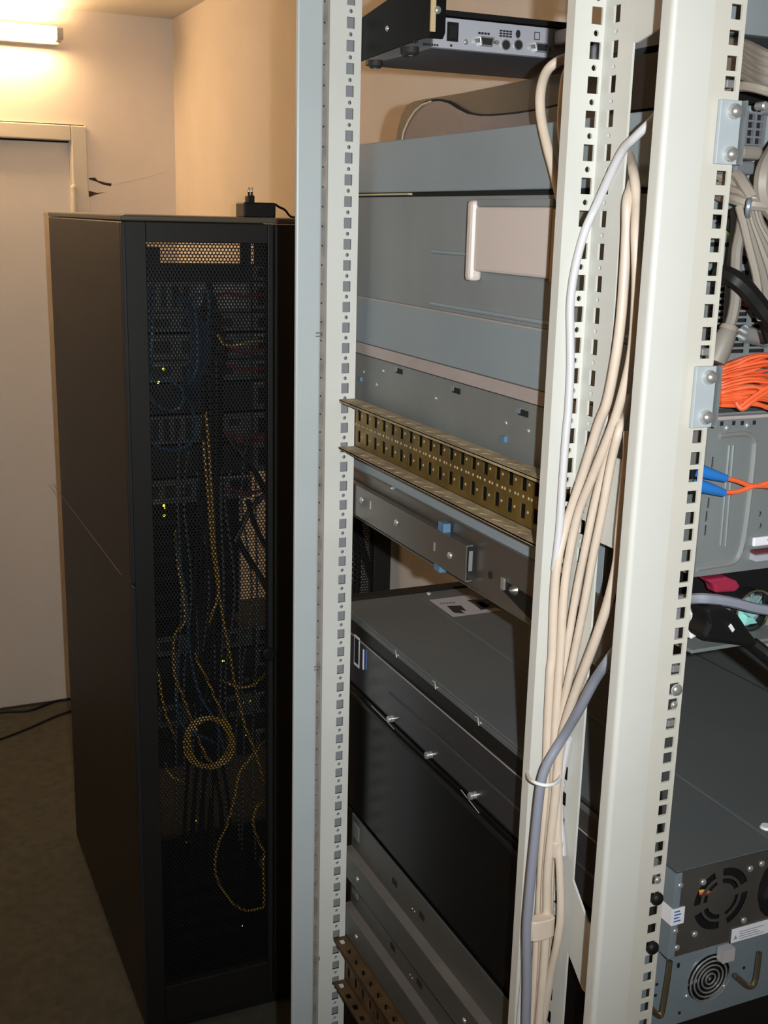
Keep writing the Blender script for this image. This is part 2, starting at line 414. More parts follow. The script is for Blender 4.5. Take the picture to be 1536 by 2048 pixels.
# power adapter lying on top of the cabinet
pa = P(488, 436, 'Y', 2.46); pb = P(552, 405, 'Y', 2.46)
ad = thing('power_adapter', ((pa.x+pb.x)/2, 2.48, CZ1), 'black plug-in power adapter with upright pins lying on the black cabinet', 'power adapter')
box('adapter_body', 'black', ad, pa.x, pb.x, 2.46, 2.52, CZ1+.0005, P(520, 405, 'Y', 2.46).z, bevel=.003)
q0 = P(494, 405, 'Y', 2.48); q1 = P(508, 391, 'Y', 2.48)
box('plug_block', 'black', ad, q0.x, q1.x, 2.474, 2.496, q0.z-.004, q1.z, bevel=.002)
for u in (497.5, 503.5):
    c = P(u, 391, 'Y', 2.485); t_ = P(u, 376, 'Y', 2.485)
    pn = MB().cyl((c.x, 2.485, q1.z-.002), (c.x, 2.485, t_.z), .0023, 10).build('pin', 'black', ad, smooth=True)
    MB().lathe((c.x, 2.485, t_.z-.008), (0, 0, 1), [(.0025, 0), (.0025, .007), (.0015, .009)], 10).build('pin_tip', 'chrome', pn, smooth=True)
cable('cord', 'blackcab', [P(550, 408, 'Y', 2.49), P(558, 414, 'Y', 2.49), P(570, 420, 'Y', 2.50), (P(582, 432, 'Y', 2.52).x, 2.52, CZ1+.004), (P(600, 434, 'Y', 2.6).x, 2.6, CZ1+.004), (1.02, 2.8, CZ1+.004)], .0025, parent=ad)

# ---- servers inside the cabinet, seen through the mesh from behind
def cab_server(z0, z1, i, style, x0=.545, x1=1.03, y0=2.50, y1=3.06):
    base = 'black cabinet'
    t = thing('cabinet_server', ((x0+x1)/2, (y0+y1)/2, z0), '%s server from the top inside the %s' % (ORD[i] if i else 'topmost', base) if i else 'topmost server inside the black cabinet', 'server', 'servers in the black cabinet')
    h = z1-z0; rm = 'rearA' if style != 2 else 'rearB'
    box('chassis', 'rearB', t, x0, x1, y0+.004, y1, z0, z1)
    xm = x0+(x1-x0)*.52
    # left half: slots and a light block
    lp = MB()
    holes = []
    W_ = xm-x0
    if h > .06:
        for k in range(4):
            holes.append(rect(W_*(.10+.1*k), h*.12, W_*(.10+.1*k)+W_*.055, h*.88))
        holes.append(rect(W_*.56, h*.2, W_*.66, h*.42)); holes.append(rect(W_*.80, h*.55, W_*.90, h*.8))
    else:
        for k in range(3): holes.append(rect(W_*(.10+.28*k), h*.25, W_*(.10+.28*k)+W_*.18, h*.75))
    lp.perf((x0, y0, z0), (1, 0, 0), (0, 0, 1), [(rect(0, 0, W_, h), holes)], .003)
    lp.build('rear_plate', rm, t)
    box('top_flange', 'rearC', t, xm+.004, x1, y0-.006, y0, z1-.006, z1-.001)
    box('divider', 'rearC', t, xm+(x1-xm)*.495, xm+(x1-xm)*.515, y0-.004, y0, z0+.004, z1-.006)
    if style == 1 and h > .06:
        box('light_cover', 'rearC', t, x0+W_*.52, x0+W_*.95, y0-.004, y0, z0+h*.1, z0+h*.92)
        for s_ in (.15, .85): screw(t, (x0+W_*.54, y0-.004, z0+h*s_), YN, .003)
    # right half: two power supplies
    for k in range(2):
        a0 = xm+(x1-xm)*(.03+.49*k); a1 = xm+(x1-xm)*(.03+.49*k+.45)
        pm = MB(); hh = [rect((a1-a0)*.1, h*.2, (a1-a0)*.9, h*.8)]
        pm.perf((a0, y0, z0), (1, 0, 0), (0, 0, 1), [(rect(0, h*.04, a1-a0, h*.96), hh)], .004)
        p_ = pm.build('power_supply', 'rearA', t)
        MB().box(a0+(a1-a0)*.12, a0+(a1-a0)*.88, y0+.003, y0+.0042, z0+h*.2, z0+h*.8).build('vent', 'black', p_)
    return t
def zc(y, Y=2.50): return P(430, y, 'Y', Y).z
levels = [(530, 560, 2), (563, 622, 1), (626, 662, 3), (666, 716, 1), (720, 760, 3), (764, 824, 2), (828, 884, 3), (888, 948, 2), (952, 1000, 3)]
LED = []
ci = 0
for (ya, yb, st) in levels:
    cab_server(zc(yb), zc(ya)-.001, ci, st, x1=1.03 if ya < 930 else .80, y1=3.06 if ci else 2.62); ci += 1
SRV_N = ci
low = [(1262, 1300, 1), (1306, 1345, 2), (1395, 1440, 3), (1470, 1520, 2)]
for (ya, yb, st) in low:
    cab_server(zc(yb), zc(ya)-.001, min(ci, 11), st, x0=.55, y1=2.70); ci += 1
def wordy(n): return ['first', 'second', 'third', 'fourth', 'fifth', 'sixth', 'seventh', 'eighth', 'ninth', 'tenth', 'eleventh', 'twelfth', 'thirteenth', 'fourteenth'][n]
k = 0
for o in list(col.objects):
    if o.name.startswith('cabinet_server'):
        o['label'] = 'server behind the mesh of the black cabinet, %s counted from its top' % wordy(k); k += 1
# uninterruptible power supply at the bottom and a black block in the gap
u_ = thing('power_supply_unit', (.80, 2.85, .05), 'wide black battery unit on the floor of the black cabinet', 'battery unit')
box('case', 'black', u_, .55, 1.04, 2.52, 3.15, .05, .42, bevel=.004)
mb = MB()
for r_ in range(5):
    mb.box(.60, .78, 2.515, 2.52, .12+.05*r_, .145+.05*r_)
mb.build('socket_panel', 'rearB', u_)
for k in range(3):
    MB().lathe((.84+.06*k, 2.52, .30), YN, [(.022, 0), (.022, .006), (.015, .008)], 12).build('socket', 'rearA', u_, smooth=True)
g_ = thing('patch_unit', (.68, 2.75, zc(1250)), 'black box unit in the left half of the black cabinet below the servers', 'box')
box('case', 'black', g_, .55, .79, 2.56, 2.95, zc(1250), zc(1012), bevel=.004)
mb = MB()
for r_ in range(6): mb.box(.57, .77, 2.556, 2.56, zc(1240)+.045*r_, zc(1240)+.012+.045*r_)
mb.build('front_ribs', 'rearB', g_)
sw = thing('network_switch', (.78, 2.62, zc(1395)), 'black network switch with green link lights low in the black cabinet', 'network switch')
box('case', 'black', sw, .56, 1.03, 2.55, 2.85, zc(1394), zc(1372))
for k in range(10):
    x = .74+.018*k
    box('port', 'rearA', sw, x, x+.012, 2.546, 2.551, zc(1393)+.006, zc(1393)+.018)

# status lights
def led(u, v, m, r=.0024, Y=2.495):
    p = P(u, v, 'Y', Y)
    return MB().lathe(p, YN, [(r*.8, 0), (r, r*.4), (r*.6, r*1.0)], 8), p
LEDG = [(327, 738, 'ledg'), (317, 765, 'ledg'), (443, 669, 'ledg'), (328, 1011, 'ledg'), (329, 1016, 'ledo'), (328, 1031, 'ledg'), (345, 1297, 'ledg'), (348, 1335, 'ledg'), (446, 1322, 'ledg'), (453, 1321, 'ledg'),
        (491, 1471, 'ledg'), (372, 1684, 'ledg'), (391, 1642, 'ledg'), (484, 1851, 'ledw'), (487, 1404, 'ledg'), (500, 1402, 'ledg')]
for i, (u, v, m) in enumerate(LEDG):
    mb, p = led(u, v, m, .0030 if i in (0, 1, 3, 5, 8) else .0017, 2.47)
    o = mb.build('status_light', m, None, smooth=True)
    where = 'upper' if v < 900 else ('middle' if v < 1200 else 'lower')
    tag(o, 'tiny glowing %s light in the %s part of the black cabinet' % ({'ledg': 'yellow-green', 'ledo': 'orange', 'ledw': 'white'}[m], where), 'light', 'status lights, %s cabinet %s' % (where, m))

# ---- cables inside the cabinet
def cabc(name, m, uv, r, label, group, Y=2.44, step=6):
    pts = []
    for i, q in enumerate(uv):
        pts.append(P(q[0], q[1], 'Y', q[2] if len(q) > 2 else Y+.006*math.sin(i*1.7)))
    return cable(name, m, pts, r, label, 'cable', group, n=6, step=step)
YL = ['yellow cable dropping from the upper middle of the black cabinet', 'yellow cable running from the cabinet middle down to its right edge', 'yellow cable with a kink on the left side of the cabinet', 'yellow cable slanting down right into the coil in the cabinet', 'short yellow cable end hanging inside the yellow coil', 'yellow cable hanging in the lowest wide loop of the cabinet', 'yellow cable at the far left edge of the cabinet mesh', 'short yellow cable curl at the lower left of the mesh', 'yellow cable sagging sideways above and right of the coil', 'yellow cable crossing the upper right servers of the cabinet']
BL = ['blue cable making the smaller upper loop on the left of the mesh', 'blue cable making the larger lower loop on the left of the mesh', 'blue cable straight down the upper left edge of the mesh', 'blue cable rounding the dense bundle in the upper cabinet', 'long blue cable running down the middle of the lower cabinet', 'blue cable bending over the top of the dense bundle', 'blue cable sagging across the yellow coil in the cabinet']
SL = ['black cord slanting down right above the bright gap in the cabinet', 'black cord crossing the upper part of the bright cabinet gap', 'black cord crossing the lower part of the bright cabinet gap', 'black cord rising to the right over the bright cabinet gap']
gy = 'yellow patch cables in the cabinet'; ly = 'thin yellow patch cable hanging inside the black cabinet'
for uv in [
  [(408, 790, 2.49), (412, 830), (418, 900), (424, 1000), (430, 1100), (438, 1170), (430, 1212), (420, 1240), (418, 1262, 2.49)],
  [(404, 830, 2.49), (408, 900), (416, 990), (424, 1090), (432, 1150), (440, 1200), (450, 1260), (460, 1310), (470, 1370), (480, 1410), (490, 1452), (505, 1490), (520, 1535), (528, 1570, 2.49)],
  [(350, 1060, 2.49), (356, 1130), (366, 1190), (369, 1242), (352, 1265), (347, 1290), (348, 1345), (360, 1378), (372, 1410), (386, 1448), (396, 1462)],
  [(383, 1285, 2.49), (398, 1330), (415, 1360), (432, 1400), (448, 1432), (462, 1458)],
  [(390, 1460), (402, 1490), (412, 1512), (424, 1526)],
  [(528, 1482, 2.49), (505, 1512), (480, 1545), (468, 1600), (452, 1655), (434, 1698), (432, 1750), (458, 1798), (488, 1820), (515, 1818), (528, 1806), (526, 1730), (528, 1706), (512, 1670), (506, 1640), (516, 1612), (530, 1600, 2.49)],
  [(302, 1318, 2.49), (316, 1345), (323, 1390), (332, 1430), (345, 1462), (352, 1490, 2.49)],
  [(330, 1526, 2.49), (340, 1548), (358, 1561), (375, 1562, 2.49)],
  [(425, 1352, 2.49), (455, 1366), (480, 1374), (510, 1368), (530, 1345, 2.49)],
  [(425, 640, 2.49), (450, 690), (500, 684), (534, 682, 2.49)]]:
    cabc('patch_cable', 'yellow', uv, .0032, YL.pop(0), gy)
# yellow coil: three loose turns
for k in range(3):
    pts = []
    for i in range(14):
        t = 2*math.pi*i/14
        rx, ry = 50-5*k+2*math.sin(3*t+k), 53-4*k+2*math.cos(2*t+k)
        pts.append(P(418+rx*math.cos(t), 1485+ry*math.sin(t), 'Y', 2.425+.006*k+.003*math.sin(2*t)))
    o = MB().tube(smooth_path(pts, 3, True), .0032, 6, True).build('cable_coil', 'yellow', None, smooth=True)
    tag(o, 'turn of the coiled yellow cable hanging in the black cabinet', 'cable', 'turns of the yellow cable coil')
gb = 'blue patch cables in the cabinet'; lb = 'blue patch cable looping inside the black cabinet'
for uv in [
  [(288, 742, 2.42), (320, 757), (352, 768), (366, 788), (362, 812), (338, 821), (312, 808), (288, 778, 2.42)],
  [(370, 792, 2.49), (386, 822), (392, 850), (388, 878), (365, 896), (335, 900), (310, 890), (288, 876, 2.42)],
  [(306, 560, 2.49), (305, 640), (303, 720), (310, 760, 2.49)],
  [(352, 600, 2.49), (385, 608), (394, 660), (394, 730), (380, 765), (360, 772, 2.49)],
  [(350, 1062, 2.49), (358, 1120), (366, 1160), (374, 1210), (376, 1262), (384, 1330), (400, 1390), (430, 1440), (448, 1500), (456, 1560, 2.49)],
  [(345, 604, 2.49), (400, 590), (412, 580), (418, 620), (410, 700, 2.49)],
  [(352, 1310, 2.49), (352, 1400), (360, 1440), (380, 1462), (420, 1480), (450, 1500, 2.49)]]:
    cabc('patch_cable', 'bluec', uv, .0034, BL.pop(0), gb)
for k in range(9):
    u0 = 372+4.5*k
    cabc('patch_cable', 'darkbluec', [(u0-30+3*k, 575+6*k, 2.49), (u0-5, 600+5*k), (u0+8, 660), (u0+10, 720), (u0-4, 765), (u0-25+k, 780+3*k, 2.49)], .0035, 'dark blue patch cable in the dense bundle at the upper cabinet', 'dark blue cables in the cabinet', 2.45+.004*(k % 3))
for k in range(12):
    u0 = 402+3.2*k
    cabc('black_cable', 'blackcab', [(u0+18, 560+12*k, 2.46), (u0, 640+12*k), (u0+4*math.sin(k), 720), (u0+6, 800), (u0+3, 900+15*k), (u0-8+6*(k % 3), 1050+20*k), (u0-14+9*(k % 4), 1240+18*k), (u0-20+12*(k % 4), 1420), (u0-30+14*(k % 5), 1600), (u0-40+18*(k % 5), 1760, 2.46)], .0045, 'black power cord in the vertical bundle inside the black cabinet', 'black power cords in the cabinet', 2.455+.006*(k % 4))
for k in range(10):
    u0 = 360+17*k
    a = random.uniform(-14, 14)
    cabc('patch_cable', 'cgrey', [(u0, 860+40*(k % 4), 2.48), (u0+a, 1000), (u0-a*.6, 1180), (u0+a*.9, 1350), (u0-8, 1500), (u0+a, 1640+20*(k % 5), 2.48)], .0026, 'grey patch cable hanging down inside the black cabinet', 'grey patch cables in the cabinet', 2.45+.005*(k % 5))
for v in (588, 700, 735, 868, 880, 980):
    cabc('black_cable', 'redc', [(428, v+6, 2.49), (455, v-2), (490, v+5), (532, v, 2.49)], .004, 'dark red cord crossing the servers in the black cabinet', 'dark red cords in the cabinet', 2.47)
for uv in [[(452, 870, 2.46), (475, 900), (505, 935), (540, 1000, 2.46)], [(495, 1000, 2.44), (508, 1045), (530, 1090), (548, 1110, 2.44)], [(475, 1075, 2.44), (498, 1120), (520, 1150), (545, 1200, 2.44)], [(470, 1085, 2.44), (500, 1020), (530, 990), (545, 985, 2.44)]]:
    cabc('black_cable', 'blackcab', uv, .0065, SL.pop(0), 'slanting cords in the cabinet')
for uv in [[(300, 1990), (340, 2000), (420, 1985), (470, 1940, 2.44)], [(320, 1995), (370, 2030), (440, 2025), (500, 1980)]]:
    cabc('patch_cable', 'cgrey', uv, .003, 'grey cable sagging at the bottom of the black cabinet', 'low grey cables in the cabinet')
for uv in [[(715, 1000, 2.44), (722, 1080), (742, 1150), (765, 1215)], [(745, 1010, 2.44), (746, 1090), (752, 1150), (758, 1240)], [(705, 1040, 2.44), (716, 1120), (708, 1240)]]:
    cabc('black_cable', 'blackcab', uv, .008, 'thick black cord behind the right mesh door of the cabinet', 'cords behind the right mesh door')

# ================================================================ OPEN EQUIPMENT RACK
YA, YM, YR = 1.330, .800, .650           # far post, middle profile, near post
RZ0, RZ1 = .03, 2.32
rk = thing('equipment_rack', (.78, 1.0, 0), 'open light grey equipment rack with perforated posts', 'rack')
# --- far post: hole strip, seam channel, cool grey trim
xs0 = P(655, 457, 'Y', YA).x; xs1 = P(716, 457, 'Y', YA).x
zsq = P(702, 45.6, 'Y', YA).z
def punched(u0, u1, uh, zc_, pitch, hw, hh, rr, z0, z1, uo=None, slot=None):
    cells = []; n0 = int(math.floor((z0-zc_)/pitch)); z = zc_+n0*pitch
    while z < z1:
        a, b = z-pitch/4, z+pitch*3/4
        hs = [rect(uh-hw/2, z-hh/2, uh+hw/2, z+hh/2)]
        if rr: hs.append(circ(uh, z+pitch/2, rr, 8, rr if not slot else rr))
        if a >= z0 and b <= z1: cells.append((rect(u0, a, u1, b), hs))
        z += pitch
    return cells
uh = P(701, 249/2.743, 'Y', YA).x
fp = MB()
fp.perf((0, YA, 0), (1, 0, 0), (0, 0, 1), punched(xs0, xs1, uh, zsq, .025, .0100, .0125, .0024, RZ0, RZ1), .002)
fp.box(xs0, xs0+.002, YA+.002, YA+.045, RZ0, RZ1); fp.box(xs1-.002, xs1, YA+.002, YA+.045, RZ0, RZ1)
post = fp.build('front_post', 'post', rk)
MB().box(xs0+.002, xs1-.002, YA+.020, YA+.022, RZ0, RZ1).build('inner_web', 'postin', post)
xt0 = P(592, 457, 'Y', YA).x; xt1 = P(643, 457, 'Y', YA).x
tr = MB().box(xt0, xt1, YA-.001, YA+.006, RZ0, RZ1).build('post_trim', 'postblue', rk, bevel=.0025)
ch = MB()
cells = []; z = RZ0
while z < RZ1-.023:
    cells.append((rect(xt1, z, xs0, z+.0228), [circ((xt1+xs0)/2, z+.0114, .0012, 6)])); z += .0228
ch.perf((0, YA+.007, 0), (1, 0, 0), (0, 0, 1), cells, .002)
ch.build('seam_channel', 'chan', rk)
box('seam_back', 'dark', rk, xt1, xs0, YA+.012, YA+.014, RZ0, RZ1)
for u, v in ((638, 669), (634, 1335), (634, 1918)):
    p = P(u, v, 'Y', YA-.003)
    c = MB().tube([p+Vector((-.0045, -.002, -.002)), p+Vector((.004, 0, -.0022)), p+Vector((.0045, .004, 0)), p+Vector((.004, 0, .0022)), p+Vector((-.0045, -.002, .002))], .0008, 6)
    c.build('wire_clip', 'chan', rk)
# --- middle profile: punched face towards the camera plus side web with slots
xm0 = P(1152, 0, 'Y', YM).x; xm1 = P(1213, 0, 'Y', YM).x
zsm = P(1195, 97/3.097, 'Y', YM).z
um = P(1195, 31, 'Y', YM).x
mp = MB()
mp.perf((0, YM, 0), (1, 0, 0), (0, 0, 1), punched(xm0, xm1, um, zsm, .025, .0098, .0125, .0024, RZ0, RZ1), .002)
mp.box(xm0, xm0+.002, YM+.002, YM+.011, RZ0, RZ1)
midp = mp.build('rear_profile', 'post', rk)
MBx = xm1
ysl = P(1234, 31, 'X', MBx).y; yst = P(1266, 90, 'X', MBx).y; yend = .672
def zpl(u, v): return P(u, v, 'X', MBx).z
# side web: slotted strip, then bridges across to the near post
sw_ = MB()
cells = punched(YM-YM, YM-yst, YM-ysl, zsm, .025, .0085, .0125, .0020, RZ0, RZ1)
sw_.perf((MBx, YM, 0), (0, -1, 0), (0, 0, 1), cells, .002)
web = sw_.build('side_web', 'post', rk)
def bridge(poly):
    return MB().prism([(MBx, y, z) for y, z in poly], (.002, 0, 0))
b1 = zpl(1266, 84)
bridge([(yst, b1), (yst-.004, b1-.001), (yend, b1+.02), (yend, RZ1), (yst, RZ1)]).build('bridge_plate', 'post', rk)
b2a, b2b = zpl(1240, 919), zpl(1215, 1092)
bridge([(yst, b2b), (yend, b2b), (yend, b2a), (yst, b2a)]).build('bridge_plate', 'post', rk)
b3a, b3b = zpl(1150, 1765), zpl(1138, 1905)
ych = .735
bridge([(yst, b3a), (yst, b3b), (ych, b3b-.022), (yend, b3b-.022), (yend, b3a-.026), (ych, b3a-.026)]).build('bridge_plate', 'post', rk)
bridge([(yst, .45), (yend, .45), (yend, .60), (yst, .60)]).build('bridge_plate', 'post', rk)
# --- near post: rounded box profile and the mounting rail with square holes
xr0 = P(1349, 0, 'Y', YR).x; xr1 = P(1432, 0, 'Y', YR).x; xr2 = P(1498, 0, 'Y', YR).x
prof = []
rad = .004
for k in range(7):
    t = math.pi + (math.pi/2)*k/6
    prof.append((xr0+rad+rad*math.cos(t), YR+rad+rad*math.sin(t)))
prof = [(xr0, YR+.0125)] + prof + [(xr1, YR), (xr1, YR+.0125)]
MB().prism([(x, y, RZ0) for x, y in prof], (0, 0, RZ1-RZ0)).build('rear_post', 'post', rk, smooth=True)
zmid = P(1435.5, 491, 'Y', YR).z
zE = []
for u_i in range(-48, 20):
    for o_ in (-.015875, 0, .015875):
        z = zmid+u_i*.04445+o_
        if RZ0+.02 < z < RZ1-.02: zE.append(z)
zE.sort()
hx1 = xr2-.0032; hx0 = hx1-.0092; hxc = (hx0+hx1)/2
def snap(u, v):
    zq = P(u, v, 'Y', YR).z
    return min(zE, key=lambda q: abs(q-zq))
cells = []; bounds = [RZ0]+[(a+b)/2 for a, b in zip(zE, zE[1:])]+[RZ1]
for i, z in enumerate(zE):
    cells.append((rect(xr1, bounds[i], xr2, bounds[i+1]), [rect(hx0, z-.0047, hx1, z+.0047)]))
MB().perf((0, YR+.0012, 0), (1, 0, 0), (0, 0, 1), cells, .002).build('mounting_rail', 'eia', rk)
# --- posts on the wall side, base and top frame
box('wall_side_post', 'post', rk, 1.035, 1.10, YA, YA+.045, RZ0, RZ1)
box('wall_side_post', 'post', rk, 1.035, 1.10, YR, YR+.045, RZ0, RZ1)
for z0, z1 in ((0, .03), (RZ1, RZ1+.03)):
    mb = MB()
    mb.box(xt0, 1.10, YA, YA+.05, z0, z1); mb.box(xr0, 1.10, YR, YR+.05, z0, z1)
    mb.box(xr0, xr0+.06, YR+.05, YA, z0, z1); mb.box(1.05, 1.10, YR+.05, YA, z0, z1)
    mb.build('frame_beam', 'post', rk)
# --- ears and screws on the near rail
def ear(u0, v0, u1, v1, screws, lab):
    a = P(u0, v0, 'Y', YR-.002); b = P(u1, v1, 'Y', YR-.002)
    t = MB()
    ex0, ex1 = hx0-.0055, xr2-.0005
    t.box(ex0, ex1, YR-.0035, YR-.0005, b.z, a.z)
    fold = MB().box(xr2+.0012, xr2+.0026, YR-.006, YR+.018, b.z, a.z)
    o = t.build('mounting_ear', 'ear', rk, bevel=.0005)
    fold.build('ear_fold', 'zincB', o); box('ear_gap_shade', 'dark', o, ex1, xr2+.0012, YR-.0005, YR+.004, b.z, a.z)  # the dark box paints the shade between ear and fold
    for (u, v) in screws:
        s_ = screw(o, (hxc+.001, YR-.0036, P(u, v, 'Y', YR-.0036).z), YN, .0052, h=.006)
    return o
ear(1438, 198, 1474, 330, [(1458, 222), (1453, 308)], '')
ear(1394, 733, 1434, 853, [(1420, 754), (1413, 834)], '')
for u, v, m, r in [(1362, 1387, 'chrome', .0048), (1355, 1416, 'chrome', .003), (1313, 1793, 'black', .0056), (1301, 1888, 'black', .0056), (1323, 1753, 'chrome', .003)]:
    o = screw(rk, (hxc, YR-.0008+(.0012 if r < .004 else 0), snap(u, v)), YN, r, 'bolt', m, h=r*.8)
for u, v in ((1457, 176), (1419, 704), (1362, 1342), (1352, 1455)):
    p = Vector((hxc, YR+.004, snap(u, v)))
    MB().obox(p, (.0032, 0, 0), (0, .003, 0), (0, 0, .0026)).build('cage_nut', 'zinc', rk, bevel=.0008)

# ================================================================ EQUIPMENT IN THE OPEN RACK
XS, XE = .575, 1.020
def S(u, v, X=XS): q = P(u, v, 'X', X); return q.y, q.z
def sidepoly(uvs, X, d): return MB().prism([P(u, v, 'X', X) for u, v in uvs], (d, 0, 0))

# ---- large blue-grey server at eye height
A = thing('large_server', (.8, 1.06, 1.747), 'tall blue-grey server with a beige side handle in the upper rack', 'server')
YB0, YB1 = .705, 1.42
box('top_cover', 'srvA', A, XS, XE, YB0, YB1, 1.9285, 1.986, bevel=.0015)
box('cover_gap', 'dark', A, XS+.006, XE-.006, YB0+.004, YB1-.004, 1.922, 1.9285)
sp = MB()
sp.box(XS, XE, YB0+.018, YB1, 1.804, 1.9235)
sp.build('side_panel', 'srvA2', A, bevel=.001)
box('lower_panel', 'srvA', A, XS-.0015, XE, YB0+.018, YB1, 1.7475, 1.8035, bevel=.001)
box('lower_edge', 'ledge', A, XS-.0018, XS, .80, YB1, 1.8025, 1.8042)
# embossed ribs on the side
y0, z0 = S(865, 503); y1, z1 = S(960, 512)
MB().tube([(XS, y0, z0), (XS, y1-.1, z0)], .0022, 8).build('embossed_rib', 'srvA', A, smooth=True)
y0, z0 = S(862, 607)
MB().tube([(XS, y0, z0), (XS, .74, z0)], .0024, 8).build('embossed_rib', 'srvA', A, smooth=True)
# small glint strip in the cover gap
y0, z0 = S(715, 391); y1, z1 = S(815, 386)
box('gap_strip', 'handleside', A, XS+.001, XS+.006, y1, y0, 1.9255, 1.9275)
# beige recessed handle
ya, za = S(958, 401); yb, zb = S(1113, 572); y2, z2 = S(956, 586)
h = MB().box(XS-.010, XS, yb, ya-.010, zb+.006, za-.006).build('handle', 'handle', A, bevel=.003)
MB().box(XS-.014, XS, ya-.013, ya, z2+.012, za).build('handle_rim', 'handle', h, bevel=.004)
MB().box(XS-.009, XS, yb-.006, yb, zb+.004, za-.008).build('handle_edge', 'handleside', h, bevel=.001)
MB().box(XS-.009, XS, yb, ya-.012, za-.006, za+.001).build('handle_lip', 'srvA2', h, bevel=.001)
# rear of the server: slotted vent plate, ports and the glimpse of a board
def Rr(u, v, Y): q = P(u, v, 'Y', Y); return q.x, q.z
vp = MB(); cells = []
zt = P(1490, 572, 'Y', YB0).z; zb_ = P(1490, 708, 'Y', YB0).z
nrow = 11; rh = (zt-zb_)/nrow
for r_ in range(nrow):
    hs = []
    for c_ in range(8):
        u0 = .004+.0205*c_
        hs.append(rect(u0+.0015, rh*.18, u0+.0175, rh*.82))
    cells.append(([(q[0], q[1]+zb_+rh*r_) for q in rect(0, 0, .168, rh)], [[(q[0], q[1]+zb_+rh*r_) for q in l] for l in hs]))
vp.perf((XS+.006, YB0, 0), (1, 0, 0), (0, 0, 1), cells, .0015)
vent = vp.build('vent_plate', 'zincB', A)
box('vent_shadow', 'dark', A, XS+.004, XE-.004, YB0+.014, YB0+.017, 1.75, 1.92)
box('rear_bottom', 'zincB', A, XS+.002, XE, YB0, YB0+.01, 1.7475, zb_)
rp = MB()
rp.box(XS+.002, XE, YB0, YB0+.01, zt, 1.9215); rp.box(XS+.176, XE, YB0, YB0+.01, zb_, zt)
rear = rp.build('rear_plate', 'psublue', A)
x, z = Rr(1487, 520, YB0)
MB().lathe((x, YB0, z), YN, [(.0032, 0), (.0032, .001)], 12).build('port_hole', 'dark', rear)
for v in (437, 490, 545):
    x, z = Rr(1490, v, YB0)
    box('port_slot', 'dark', rear, XS+.006, x+.03, YB0-.0008, YB0, z-.0015, z+.0015)
x, z = Rr(1460, 459, YB0-.002)
MB().lathe((x, YB0-.001, z), YN, [(.0016, 0), (.0018, .001), (.001, .002)], 8).build('status_light', 'ledg', rear)
# inside: board, wires and a chromed part behind the slots
x, z = Rr(1510, 605, YB0+.009); box('circuit_board', 'green', A, x-.008, x+.012, YB0+.004, YB0+.006, z-.010, z+.012)
x, z = Rr(1500, 672, YB0+.004)
MB().cyl((x-.014, YB0-.004, z+.003), (x+.010, YB0-.004, z-.002), .0065, 12).build('plug_shell', 'chrome', A, smooth=True)
cable('inner_wire', 'red', [P(1480, 595, 'Y', YB0-.002), P(1488, 607, 'Y', YB0-.002), P(1494, 612, 'Y', YB0-.001)], .0014, parent=A)
cable('inner_wire', 'yellow', [P(1480, 591, 'Y', YB0-.003), P(1486, 600, 'Y', YB0-.003), P(1495, 609, 'Y', YB0-.001)], .0008, parent=A)

# ---- rounded dark computer lying on the large server
XD = .64
D0 = thing('desktop_computer', (.75, 1.1, 1.986), 'dark plastic computer with a curved black top lying on the grey server', 'computer')
outer = [(791, 288), (795, 258), (803, 230), (813, 211), (828, 203), (850, 198), (920, 187), (1000, 171), (1060, 158)]
po = [P(u, v, 'X', XD) for u, v in outer]
ztop = po[-1].z
po += [Vector((XD, .80, ztop)), Vector((XD, .80, 1.987))]
po[0].z = 1.987
D1 = MB().prism(po, (.30, 0, 0)).build('shell', 'pcdark', D0, smooth=True)
inner = [(803, 286), (808, 262), (818, 240), (830, 222), (845, 209), (862, 203), (880, 202), (898, 207), (915, 218), (935, 228), (960, 232), (985, 232), (1030, 228), (1080, 220), (1116, 212)]
pi_ = [P(u, v, 'X', XD-.003) for u, v in inner]; pi_[0].z = 1.987
pi_ += [Vector((XD-.003, .82, pi_[-1].z)), Vector((XD-.003, .82, 1.987))]
MB().prism(pi_, (.006, 0, 0)).build('side_cover', 'pclight', D0, smooth=True)
MB().tube([P(u, v, 'X', XD-.003) for u, v in inner[0:6]], .0014, 6).build('cover_rim', 'pcrim', D0, smooth=True)
MB().tube(smooth_path([P(u, v-2, 'X', XD-.002) for u, v in inner[4:]], 3), .0012, 6).build('cover_seam', 'dark', D0)

# ---- KVM switch hung at the top on black arms
YK, YK1, ZK0, ZK1 = 1.17, 1.352, 2.0748, 2.1066
K = thing('kvm_switch', (.8, 1.26, ZK0-.008), 'silver switch box with round and D-shaped ports near the rack top', 'switch box')
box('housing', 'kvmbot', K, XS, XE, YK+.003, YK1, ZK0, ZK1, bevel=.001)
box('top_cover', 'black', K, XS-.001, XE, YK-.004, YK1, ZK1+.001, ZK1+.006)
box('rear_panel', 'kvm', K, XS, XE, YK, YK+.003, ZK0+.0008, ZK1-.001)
def K2(u, v): q = P(u, v, 'Y', YK); return q.x, q.z
x0, z0 = K2(893, 82); x1, z1 = K2(916, 46)
ps = box('power_socket', 'black', K, x0, x1, YK-.002, YK, z0, z1)
box('socket_well', 'dark', ps, x0+.002, x1-.002, YK-.0025, YK-.0018, z0+.003, z1-.003)
x, z = K2(931, 84); screw(K, (x, YK, z), YN, .003)
